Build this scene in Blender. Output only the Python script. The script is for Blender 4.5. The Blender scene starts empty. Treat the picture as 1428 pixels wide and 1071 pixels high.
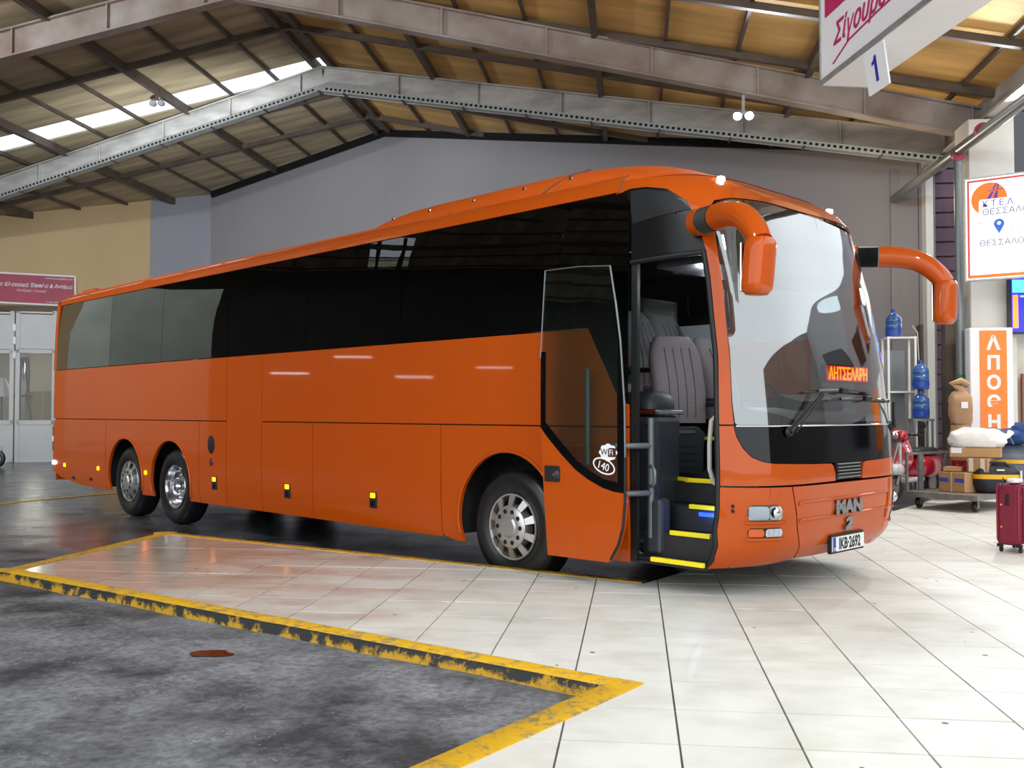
import bpy, bmesh, math, random
from mathutils import Vector, Matrix, noise as mnoise
R = random.Random(7)
scene = bpy.context.scene
COL = scene.collection
PI = math.pi

# ------------------------------------------------------------------ camera, sky, exposure
F_PX, CAM_H, PITCH, YAW = 1368.0, 1.554, 0.0277, 0.1243
cam_data = bpy.data.cameras.new('camera')
cam_data.sensor_width = 36.0
cam_data.lens = F_PX / 1428.0 * 36.0
cam_data.clip_end = 400
cam = bpy.data.objects.new('camera', cam_data)
COL.objects.link(cam)
cam.location = (0, 0, CAM_H)
cam.rotation_euler = (PI / 2 + PITCH, 0, YAW)
scene.camera = cam

world = bpy.data.worlds.new('overcast_sky')
scene.world = world
world.use_nodes = True
wn = world.node_tree.nodes['Background']
wn.inputs[0].default_value = (0.90, 0.95, 1.0, 1)
wn.inputs[1].default_value = 2.5
scene.view_settings.view_transform = 'Standard'
scene.view_settings.look = 'None'
scene.view_settings.gamma = 1.0
scene.view_settings.use_curve_mapping = False
scene.view_settings.exposure = 0.0
scene.cycles.max_bounces = 10
scene.cycles.diffuse_bounces = 5
scene.cycles.transparent_max_bounces = 24
scene.cycles.caustics_reflective = False
scene.cycles.caustics_refractive = False
scene.cycles.sample_clamp_indirect = 6.0

def lamp(kind, name, loc, energy, color=(1, 1, 1), size=.2, target=None, spot=None, parent=None):
    d = bpy.data.lights.new(name, kind)
    d.energy = energy
    d.color = color
    if kind == 'AREA':
        d.shape = 'RECTANGLE'
        d.size = size[0]
        d.size_y = size[1]
    else:
        d.shadow_soft_size = size
    if spot:
        d.spot_size = spot
        d.spot_blend = .6
    o = bpy.data.objects.new(name, d)
    COL.objects.link(o)
    o.location = loc
    if target is not None:
        o.rotation_euler = (Vector(target) - Vector(loc)).to_track_quat('-Z', 'Y').to_euler()
    if parent is not None:
        o.parent = parent
    return o

# the twin floodlights under the second rafter, one on the eave, and unseen ones added to light the hall
COOL = (.86, .93, 1.0)
WARM = (1.0, .80, .55)
FLOODS = [((1.89, 17.05, 6.65), (1.2, 7.0, 0.0), 800),
          ((6.0, 16.4, 6.1), (1.5, 6.0, 0.0), 800),
          ((2.60, 3.2, 5.9), (1.6, 9.0, 2.6), 600),
          ((-3.2, 4.2, 6.6), (-4.5, 12.0, 1.0), 330),
          ((-12.5, 10.0, 7.2), (-10.0, 22.0, 2.5), 1700),  # this and the next added to lift the dim left of the hall
          ((-9.5, 17.9, 6.6), (-11.0, 28.0, 2.5), 1250)]
for p, t, e in FLOODS:
    lamp('SPOT', 'flood_lamp', p, e, COOL, .12, t, 2.7)
# unseen lamp added to light the shop room; warm corridor lights along the passenger side of the hall
lamp('POINT', 'shop_fill_lamp', (-18.6, 28.6, 2.9), 45, (1, .93, .82), .15)
lamp('POINT', 'corridor_lamp', (6.9, 13.5, 4.2), 130, WARM, .2)
lamp('POINT', 'corridor_lamp', (4.2, 18.8, 5.4), 70, WARM, .2)

# ------------------------------------------------------------------ materials
def lin(h):
    if isinstance(h, str):
        h = h.lstrip('#')
        c = [int(h[i:i + 2], 16) / 255 for i in (0, 2, 4)]
    else:
        c = [v / 255 for v in h]
    return tuple(v / 12.92 if v <= .04045 else ((v + .055) / 1.055) ** 2.4 for v in c) + (1,)

def setin(n, name, v):
    if name in n.inputs:
        n.inputs[name].default_value = v

def mat(name, col, rough=.5, metal=0, coat=0, emit=None, estr=1, var=0, vscale=6, bump=0, bscale=40, spec=.5, stretch=None, col2=None):
    m = bpy.data.materials.new(name)
    m.use_nodes = True
    nt = m.node_tree
    b = nt.nodes['Principled BSDF']
    c = lin(col)
    b.inputs['Base Color'].default_value = c
    b.inputs['Roughness'].default_value = rough
    b.inputs['Metallic'].default_value = metal
    setin(b, 'Coat Weight', coat)
    setin(b, 'Coat Roughness', .03)
    setin(b, 'Specular IOR Level', spec)
    if emit is not None:
        b.inputs['Emission Color'].default_value = lin(emit)
        b.inputs['Emission Strength'].default_value = estr
    if var or bump:
        tc = nt.nodes.new('ShaderNodeTexCoord')
        mp = nt.nodes.new('ShaderNodeMapping')
        nt.links.new(tc.outputs['Object'], mp.inputs[0])
        if stretch:
            mp.inputs['Scale'].default_value = stretch
    if var:
        nz = nt.nodes.new('ShaderNodeTexNoise')
        nz.inputs['Scale'].default_value = vscale
        nz.inputs['Detail'].default_value = 6
        nt.links.new(mp.outputs[0], nz.inputs['Vector'])
        rp = nt.nodes.new('ShaderNodeValToRGB')
        rp.color_ramp.elements[0].position = .3
        rp.color_ramp.elements[1].position = .7
        d = lin(col2) if col2 else tuple(v * (1 - var) for v in c[:3]) + (1,)
        u = c if col2 else tuple(min(1, v * (1 + var * .6)) for v in c[:3]) + (1,)
        rp.color_ramp.elements[0].color = d
        rp.color_ramp.elements[1].color = u
        nt.links.new(nz.outputs['Fac'], rp.inputs[0])
        nt.links.new(rp.outputs[0], b.inputs['Base Color'])
    if bump:
        nb = nt.nodes.new('ShaderNodeTexNoise')
        nb.inputs['Scale'].default_value = bscale
        nb.inputs['Detail'].default_value = 5
        nt.links.new(mp.outputs[0], nb.inputs['Vector'])
        bp = nt.nodes.new('ShaderNodeBump')
        bp.inputs['Strength'].default_value = bump
        bp.inputs['Distance'].default_value = .01
        nt.links.new(nb.outputs['Fac'], bp.inputs['Height'])
        nt.links.new(bp.outputs[0], b.inputs['Normal'])
    return m

def glass_mat(name, tint, refl=1.0, rough=.0, ior_f0=.05, ripple=0.0):
    """thin pane: tinted see-through plus mirror reflection growing towards grazing"""
    m = bpy.data.materials.new(name)
    m.use_nodes = True
    nt = m.node_tree
    for n in list(nt.nodes):
        nt.nodes.remove(n)
    out = nt.nodes.new('ShaderNodeOutputMaterial')
    mix = nt.nodes.new('ShaderNodeMixShader')
    tr = nt.nodes.new('ShaderNodeBsdfTransparent')
    tr.inputs[0].default_value = tuple(tint) + (1,)
    gl = nt.nodes.new('ShaderNodeBsdfGlossy')
    gl.inputs['Color'].default_value = (refl, refl, refl, 1)
    gl.inputs['Roughness'].default_value = rough
    lw = nt.nodes.new('ShaderNodeLayerWeight')
    lw.inputs[0].default_value = .5
    pw = nt.nodes.new('ShaderNodeMath')
    pw.operation = 'POWER'
    pw.inputs[1].default_value = 4.0
    nt.links.new(lw.outputs['Facing'], pw.inputs[0])
    ma = nt.nodes.new('ShaderNodeMath')
    ma.operation = 'MULTIPLY_ADD'
    ma.inputs[1].default_value = 1 - ior_f0
    ma.inputs[2].default_value = ior_f0
    nt.links.new(pw.outputs[0], ma.inputs[0])
    nt.links.new(ma.outputs[0], mix.inputs[0])
    nt.links.new(tr.outputs[0], mix.inputs[1])
    nt.links.new(gl.outputs[0], mix.inputs[2])
    nt.links.new(mix.outputs[0], out.inputs[0])
    if ripple:
        tc = nt.nodes.new('ShaderNodeTexCoord')
        nz = nt.nodes.new('ShaderNodeTexNoise')
        nz.inputs['Scale'].default_value = 1.3
        nt.links.new(tc.outputs['Object'], nz.inputs['Vector'])
        bp = nt.nodes.new('ShaderNodeBump')
        bp.inputs['Strength'].default_value = ripple
        bp.inputs['Distance'].default_value = .02
        nt.links.new(nz.outputs['Fac'], bp.inputs['Height'])
        nt.links.new(bp.outputs[0], gl.inputs['Normal'])
    return m

M = {}
M['orange'] = mat('orange_paint', (180, 73, 2), .5, 0, .6, spec=.12)
M['orange_wet'] = mat('wet_orange_roof', (206, 88, 22), .7, 0, 0, spec=.12, bump=.5, bscale=90)
M['black'] = mat('black_rubber', (16, 16, 17), .55)
M['blackgloss'] = mat('black_gloss', (5, 5, 6), .06, spec=.35)
M['dark'] = mat('dark_void', (10, 10, 11), .9)
M['tyre'] = mat('tyre_rubber', (20, 20, 21), .32, var=.3, vscale=9)
M['tread'] = mat('tyre_tread', (14, 14, 14), .4)
M['silver'] = mat('silver_wheel', (196, 194, 190), .32, .85)
M['alloy'] = mat('polished_alloy', (215, 215, 218), .16, 1.0)
M['darkchrome'] = mat('dark_chrome', (128, 130, 136), .16, 1.0)
M['chrome'] = mat('chrome', (225, 225, 230), .07, 1.0)
M['tint'] = glass_mat('tinted_glass', (.10, .105, .11), 1, 0, .055, .05)
M['tint_rear'] = glass_mat('tinted_rear_glass', (.22, .24, .22), 1, 0, .13, .05)
M['wsglass'] = glass_mat('windscreen_glass', (.70, .74, .73), 1, 0, .16)
M['doorglass'] = glass_mat('door_glass', (.62, .74, .73), 1, 0, .07, .12)
M['shopglass'] = glass_mat('shop_glass', (.88, .90, .89), 1, 0, .025)
M['clear'] = glass_mat('clear_glass', (.85, .88, .88), 1, 0, .06)
M['amber'] = mat('amber_lens', (255, 150, 0), .3, emit=(255, 140, 0), estr=9)
M['amber_off'] = mat('amber_lens_unlit', (200, 80, 10), .15, coat=1)
M['redlens'] = mat('red_lens', (110, 14, 20), .15, coat=1)
M['tube'] = mat('added_tube_glow', (255, 255, 255), .3, emit=(245, 248, 255), estr=10)
M['whitelamp'] = mat('white_lamp', (255, 255, 255), .3, emit=(235, 240, 255), estr=14)
M['lens'] = mat('lamp_reflector', (205, 208, 225), .12, .7)
M['plastic'] = mat('grey_plastic', (52, 56, 62), .42, bump=.15, bscale=220)
M['plastic2'] = mat('dark_grey_plastic', (34, 36, 40), .45, bump=.15, bscale=220)
M['step'] = mat('black_step_rubber', (30, 31, 33), .5, bump=.3, bscale=90)
M['yellowstrip'] = mat('yellow_nosing', (240, 218, 20), .5)
M['fabric'] = mat('seat_fabric', (142, 132, 135), .9, var=.12, vscale=60, bump=.3, bscale=400)
M['fabric2'] = mat('blue_seat_fabric', (40, 40, 62), .9)
M['handrail'] = mat('pale_handrail', (178, 176, 168), .35)
M['steelrail'] = mat('grey_rail', (112, 116, 116), .35, .4)
M['bluelight'] = mat('blue_led', (20, 40, 255), .4, emit=(20, 50, 255), estr=7)
M['curtain'] = mat('white_curtain', (215, 222, 226), .8, bump=.3, bscale=14)
M['white'] = mat('white_paint', (236, 236, 232), .45)
M['led'] = mat('led_letters', (255, 110, 10), .4, emit=(255, 110, 10), estr=9)
M['ledred'] = mat('led_board', (90, 6, 4), .4, emit=(255, 25, 5), estr=1.1)
M['plate'] = mat('plate_white', (225, 228, 226), .35)
M['ink'] = mat('black_ink', (12, 12, 14), .5)
M['eu'] = mat('plate_blue', (24, 50, 160), .4)
M['magenta'] = mat('magenta_print', (182, 34, 92), .5)
M['crimson'] = mat('crimson_board', (172, 24, 66), .45, var=.2, vscale=1.2)
M['signwhite'] = mat('sign_white', (232, 230, 232), .45)
M['signlit'] = mat('lit_sign_white', (245, 247, 250), .4, emit=(240, 246, 255), estr=.55)
M['signorange'] = mat('sign_orange', (238, 122, 34), .45, emit=(238, 110, 24), estr=.18)
M['signred'] = mat('sign_red_border', (224, 74, 62), .5)
M['logoblue'] = mat('logo_blue', (84, 66, 170), .5)
M['greytext'] = mat('grey_letters', (104, 110, 138), .5)
M['pinblue'] = mat('pin_blue', (44, 108, 214), .5)
M['numblue'] = mat('number_blue', (44, 34, 150), .5)
M['sticker'] = mat('white_sticker', (235, 235, 235), .5)
M['stickerdark'] = mat('sticker_dark', (60, 20, 14), .5)
M['wall_grey'] = mat('grey_wall_paint', (150, 147, 150), .85, var=.06, vscale=.5)
M['wall_beige'] = mat('beige_wall_paint', (205, 176, 134), .85, var=.05, vscale=.6)
M['wall_greyblue'] = mat('grey_blue_wall_paint', (156, 156, 164), .85, var=.05, vscale=.6)
M['wall_far'] = mat('far_wall_paint', (120, 118, 114), .9, var=.2, vscale=.4)
M['roofL'] = mat('roof_sheet', (190, 172, 138), .75, var=.42, vscale=1.1, stretch=(.35, 2.6, 1), bump=.25, bscale=8)
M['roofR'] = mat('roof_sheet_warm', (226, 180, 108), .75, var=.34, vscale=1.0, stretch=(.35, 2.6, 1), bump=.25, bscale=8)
M['steel'] = mat('painted_beam_steel', (176, 172, 166), .55, var=.3, vscale=1.6, stretch=(1, 1, 3))
M['steelwarm'] = mat('rusty_beam_steel', (168, 158, 150), .6, var=.35, vscale=1.4, col2=(128, 106, 92))
M['darksteel'] = mat('dark_beam_steel', (92, 80, 70), .6, var=.3, vscale=3)
M['galv'] = mat('galvanised_steel', (170, 172, 168), .4, .6, var=.2, vscale=12)
M['whiteframe'] = mat('white_door_frame', (214, 214, 212), .5, var=.05, vscale=2)
M['maroon'] = mat('maroon_shutter', (104, 82, 98), .6, var=.2, vscale=3)
M['col_white'] = mat('column_plaster', (212, 208, 200), .8, var=.1, vscale=1.5)
M['cardboard'] = mat('cardboard', (182, 142, 96), .85, var=.08, vscale=5)
M['kraft'] = mat('kraft_sack', (170, 134, 98), .85, var=.1, vscale=4)
M['bluetape'] = mat('blue_tape', (66, 84, 190), .4)
M['tapewhite'] = mat('white_tape', (228, 222, 208), .5)
M['tarp'] = mat('grey_tarpaulin', (84, 92, 106), .5, var=.18, vscale=5, bump=.4, bscale=9)
M['duffel'] = mat('black_duffel_fabric', (30, 32, 38), .6, bump=.4, bscale=16)
M['yellowband'] = mat('yellow_webbing', (232, 176, 28), .6)
M['bluebag'] = mat('blue_bag_fabric', (38, 68, 130), .45, var=.3, vscale=6)
M['sack'] = mat('white_plastic_sack', (235, 232, 226), .4, var=.08, vscale=9, bump=.7, bscale=11)
M['burgundy'] = mat('burgundy_fabric', (120, 22, 48), .7, bump=.3, bscale=300)
M['burgundy2'] = mat('burgundy_trim', (146, 34, 66), .55)
M['trolley'] = mat('trolley_steel', (126, 124, 120), .55, .3, var=.3, vscale=8)
M['wood'] = mat('worn_plywood', (132, 122, 110), .8, var=.2, vscale=8)
M['scooter_red'] = mat('scooter_red', (170, 20, 44), .2, coat=1)
M['scooter_white'] = mat('scooter_white', (225, 226, 232), .2, coat=1)
M['jug'] = mat('blue_water_jug', (50, 92, 150), .12, coat=.5)
M['jugcap'] = mat('blue_jug_cap', (30, 66, 170), .4)
M['rope'] = mat('white_cord', (200, 196, 184), .7)
M['screenblue'] = mat('blue_screen', (20, 20, 220), .3, emit=(30, 40, 235), estr=1.3)
M['screencyan'] = mat('cyan_screen', (90, 180, 240), .3, emit=(90, 190, 250), estr=1.3)
M['screenorange'] = mat('orange_screen', (240, 140, 50), .3, emit=(245, 140, 50), estr=1.2)
M['windowdark'] = mat('dark_window', (22, 24, 34), .12, coat=.4)
M['cream'] = mat('cream_bale', (150, 124, 84), .8, var=.1, vscale=3)
M['chairwood'] = mat('dark_chair_wood', (58, 30, 26), .35)
M['chairseat'] = mat('mauve_upholstery', (130, 70, 96), .8)
M['shadewhite'] = mat('pale_shade_fabric', (206, 202, 196), .8)
M['greenband'] = mat('green_band', (30, 110, 70), .5)

# asphalt: grey, patched, wet round the coach
def asphalt():
    m = bpy.data.materials.new('worn_asphalt')
    m.use_nodes = True
    nt = m.node_tree
    b = nt.nodes['Principled BSDF']
    geo = nt.nodes.new('ShaderNodeNewGeometry')
    def nz(scale, det=6, rough=.6):
        n = nt.nodes.new('ShaderNodeTexNoise')
        n.inputs['Scale'].default_value = scale
        n.inputs['Detail'].default_value = det
        n.inputs['Roughness'].default_value = rough
        nt.links.new(geo.outputs['Position'], n.inputs['Vector'])
        return n
    def ramp(src, p0, c0, p1, c1):
        r = nt.nodes.new('ShaderNodeValToRGB')
        r.color_ramp.elements[0].position = p0
        r.color_ramp.elements[0].color = c0
        r.color_ramp.elements[1].position = p1
        r.color_ramp.elements[1].color = c1
        nt.links.new(src, r.inputs[0])
        return r
    def mixc(fac, a, bb, mode='MIX'):
        x = nt.nodes.new('ShaderNodeMix')
        x.data_type = 'RGBA'
        x.blend_type = mode
        for s, i in ((fac, 0), (a, 6), (bb, 7)):
            if hasattr(s, 'links'):
                nt.links.new(s, x.inputs[i])
            else:
                x.inputs[i].default_value = s
        return x.outputs[2]
    big = ramp(nz(1.1, 8, .66).outputs['Fac'], .38, lin((58, 60, 63)), .60, lin((136, 138, 142)))
    fine = ramp(nz(22, 8, .7).outputs['Fac'], .3, (.45, .45, .45, 1), .75, (1.5, 1.5, 1.5, 1))
    c = mixc(1.0, big.outputs[0], fine.outputs[0], 'MULTIPLY')
    vor = nt.nodes.new('ShaderNodeTexVoronoi')
    vor.inputs['Scale'].default_value = 30
    nt.links.new(geo.outputs['Position'], vor.inputs['Vector'])
    sp = ramp(vor.outputs['Distance'], .12, (1, 1, 1, 1), .22, (0, 0, 0, 1))
    gate = ramp(nz(1.7, 6, .7).outputs['Fac'], .50, (0, 0, 0, 1), .64, (1, 1, 1, 1))
    spk = mixc(1.0, sp.outputs[0], gate.outputs[0], 'MULTIPLY')
    c = mixc(spk, c, lin((176, 172, 166)))
    # wetness: under and behind the coach
    sx = nt.nodes.new('ShaderNodeSeparateXYZ')
    nt.links.new(geo.outputs['Position'], sx.inputs[0])
    ad = nt.nodes.new('ShaderNodeMath')          # y + .52 x  - 7 : past the island
    ad.operation = 'MULTIPLY_ADD'
    ad.inputs[1].default_value = .52
    nt.links.new(sx.outputs[0], ad.inputs[0])
    nt.links.new(sx.outputs[1], ad.inputs[2])
    wn_ = nz(.9, 4)
    a2 = nt.nodes.new('ShaderNodeMath')
    a2.operation = 'MULTIPLY_ADD'
    a2.inputs[1].default_value = 3.0
    nt.links.new(wn_.outputs['Fac'], a2.inputs[0])
    nt.links.new(ad.outputs[0], a2.inputs[2])
    wet = nt.nodes.new('ShaderNodeMapRange')
    wet.inputs[1].default_value = 7.6
    wet.inputs[2].default_value = 9.0
    nt.links.new(a2.outputs[0], wet.inputs[0])
    c = mixc(wet.outputs[0], c, mixc(1.0, c, (.42, .42, .44, 1), 'MULTIPLY'))
    nt.links.new(c, b.inputs['Base Color'])
    rr = nt.nodes.new('ShaderNodeMapRange')
    rr.inputs[3].default_value = .62
    rr.inputs[4].default_value = .2
    nt.links.new(wet.outputs[0], rr.inputs[0])
    rn = nt.nodes.new('ShaderNodeMath')
    rn.operation = 'MULTIPLY_ADD'
    rn.inputs[1].default_value = .35
    nt.links.new(nz(1.6, 5).outputs['Fac'], rn.inputs[0])
    nt.links.new(rr.outputs[0], rn.inputs[2])
    rs = nt.nodes.new('ShaderNodeMath')
    rs.operation = 'SUBTRACT'
    rs.inputs[1].default_value = .15
    nt.links.new(rn.outputs[0], rs.inputs[0])
    nt.links.new(rs.outputs[0], b.inputs['Roughness'])
    bp = nt.nodes.new('ShaderNodeBump')
    bp.inputs['Distance'].default_value = .012
    bs = nt.nodes.new('ShaderNodeMapRange')
    bs.inputs[3].default_value = .6
    bs.inputs[4].default_value = .16
    nt.links.new(wet.outputs[0], bs.inputs[0])
    nt.links.new(bs.outputs[0], bp.inputs['Strength'])
    nt.links.new(nz(45, 6, .7).outputs['Fac'], bp.inputs['Height'])
    nt.links.new(bp.outputs[0], b.inputs['Normal'])
    return m
M['asphalt'] = asphalt()

def tile_mat():
    m = bpy.data.materials.new('pale_paving_stone')
    m.use_nodes = True
    nt = m.node_tree
    b = nt.nodes['Principled BSDF']
    geo = nt.nodes.new('ShaderNodeNewGeometry')
    oi = nt.nodes.new('ShaderNodeObjectInfo')
    def nz(scale, det=6, st=None):
        n = nt.nodes.new('ShaderNodeTexNoise')
        n.inputs['Scale'].default_value = scale
        n.inputs['Detail'].default_value = det
        if st:
            mp = nt.nodes.new('ShaderNodeMapping')
            mp.inputs['Scale'].default_value = st
            nt.links.new(geo.outputs['Position'], mp.inputs[0])
            nt.links.new(mp.outputs[0], n.inputs['Vector'])
        else:
            nt.links.new(geo.outputs['Position'], n.inputs['Vector'])
        return n
    r1 = nt.nodes.new('ShaderNodeValToRGB')
    r1.color_ramp.elements[0].position = .25
    r1.color_ramp.elements[0].color = lin((200, 196, 184))
    r1.color_ramp.elements[1].position = .55
    r1.color_ramp.elements[1].color = lin((220, 219, 210))
    nt.links.new(nz(2.6, 7, (1, 1.5, 1)).outputs['Fac'], r1.inputs[0])
    # dark chewing-gum spots
    v = nt.nodes.new('ShaderNodeTexVoronoi')
    v.inputs['Scale'].default_value = 3.3
    nt.links.new(geo.outputs['Position'], v.inputs['Vector'])
    vr = nt.nodes.new('ShaderNodeValToRGB')
    vr.color_ramp.elements[0].position = .045
    vr.color_ramp.elements[0].color = (.12, .12, .13, 1)
    vr.color_ramp.elements[1].position = .06
    vr.color_ramp.elements[1].color = (1, 1, 1, 1)
    nt.links.new(v.outputs['Distance'], vr.inputs[0])
    mx = nt.nodes.new('ShaderNodeMix')
    mx.data_type = 'RGBA'
    mx.blend_type = 'MULTIPLY'
    mx.inputs[0].default_value = 1
    nt.links.new(r1.outputs[0], mx.inputs[6])
    nt.links.new(vr.outputs[0], mx.inputs[7])
    hsv = nt.nodes.new('ShaderNodeHueSaturation')
    mr = nt.nodes.new('ShaderNodeMapRange')
    mr.inputs[3].default_value = .94
    mr.inputs[4].default_value = 1.05
    nt.links.new(oi.outputs['Random'], mr.inputs[0])
    nt.links.new(mr.outputs[0], hsv.inputs['Value'])
    nt.links.new(mx.outputs[2], hsv.inputs['Color'])
    # rusty, wet drift on the island left of the coach nose
    sx = nt.nodes.new('ShaderNodeSeparateXYZ')
    nt.links.new(geo.outputs['Position'], sx.inputs[0])
    w0 = nt.nodes.new('ShaderNodeMath')
    w0.operation = 'MULTIPLY_ADD'
    w0.inputs[1].default_value = 2.2
    nn = nz(1.5, 5, (.7, 2.2, 1))
    nt.links.new(nn.outputs['Fac'], w0.inputs[0])
    ng = nt.nodes.new('ShaderNodeMath')
    ng.operation = 'MULTIPLY'
    ng.inputs[1].default_value = -.42
    nt.links.new(sx.outputs[0], ng.inputs[0])
    nt.links.new(ng.outputs[0], w0.inputs[2])
    wet = nt.nodes.new('ShaderNodeMapRange')
    wet.inputs[1].default_value = 1.75
    wet.inputs[2].default_value = 2.7
    nt.links.new(w0.outputs[0], wet.inputs[0])
    tint = nt.nodes.new('ShaderNodeMix')
    tint.data_type = 'RGBA'
    tint.blend_type = 'MULTIPLY'
    tint.inputs[7].default_value = (.80, .72, .66, 1)
    nt.links.new(wet.outputs[0], tint.inputs[0])
    nt.links.new(hsv.outputs[0], tint.inputs[6])
    nt.links.new(tint.outputs[2], b.inputs['Base Color'])
    rr = nt.nodes.new('ShaderNodeMapRange')
    rr.inputs[3].default_value = .5
    rr.inputs[4].default_value = .13
    nt.links.new(wet.outputs[0], rr.inputs[0])
    nt.links.new(rr.outputs[0], b.inputs['Roughness'])
    bp = nt.nodes.new('ShaderNodeBump')
    bp.inputs['Strength'].default_value = .12
    bp.inputs['Distance'].default_value = .006
    nt.links.new(nz(30, 5).outputs['Fac'], bp.inputs['Height'])
    nt.links.new(bp.outputs[0], b.inputs['Normal'])
    return m
M['tile'] = tile_mat()
M['grout'] = mat('grey_grout', (112, 108, 102), .8, var=.3, vscale=8)
def kerb_mat(name, yel, dirt, lo, hi, sc, top):
    m = bpy.data.materials.new(name)
    m.use_nodes = True
    nt = m.node_tree
    b = nt.nodes['Principled BSDF']
    geo = nt.nodes.new('ShaderNodeNewGeometry')
    def nz(scale, det):
        n = nt.nodes.new('ShaderNodeTexNoise')
        n.inputs['Scale'].default_value = scale
        n.inputs['Detail'].default_value = det
        n.inputs['Roughness'].default_value = .72
        nt.links.new(geo.outputs['Position'], n.inputs['Vector'])
        return n
    sx = nt.nodes.new('ShaderNodeSeparateXYZ')
    nt.links.new(geo.outputs['Position'], sx.inputs[0])
    zz = nt.nodes.new('ShaderNodeMapRange')           # scuffs sit along the upper edge of the face
    zz.inputs[1].default_value = .085
    zz.inputs[2].default_value = .155
    zz.inputs[3].default_value = 0.0
    zz.inputs[4].default_value = 0.0 if top else .16
    nt.links.new(sx.outputs[2], zz.inputs[0])
    a1 = nt.nodes.new('ShaderNodeMath')
    nt.links.new(nz(sc, 9).outputs['Fac'], a1.inputs[0])
    nt.links.new(zz.outputs[0], a1.inputs[1])
    big = nt.nodes.new('ShaderNodeMath')
    big.operation = 'MULTIPLY_ADD'
    big.inputs[1].default_value = .35
    nt.links.new(nz(1.1, 3).outputs['Fac'], big.inputs[0])
    nt.links.new(a1.outputs[0], big.inputs[2])
    r = nt.nodes.new('ShaderNodeValToRGB')
    r.color_ramp.elements[0].position = lo
    r.color_ramp.elements[0].color = lin(yel)
    r.color_ramp.elements[1].position = hi
    r.color_ramp.elements[1].color = lin(dirt)
    nt.links.new(big.outputs[0], r.inputs[0])
    nt.links.new(r.outputs[0], b.inputs['Base Color'])
    b.inputs['Roughness'].default_value = .6
    bp = nt.nodes.new('ShaderNodeBump')
    bp.inputs['Strength'].default_value = .6
    bp.inputs['Distance'].default_value = .01
    nt.links.new(nz(30, 6).outputs['Fac'], bp.inputs['Height'])
    nt.links.new(bp.outputs[0], b.inputs['Normal'])
    return m
M['kerb'] = kerb_mat('worn_yellow_paint', (222, 172, 22), (150, 130, 88), .68, .80, 14, True)
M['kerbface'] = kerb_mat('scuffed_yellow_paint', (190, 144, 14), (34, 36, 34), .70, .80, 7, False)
M['puddle'] = mat('puddle_water', (34, 24, 20), .03, spec=1.0)

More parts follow.
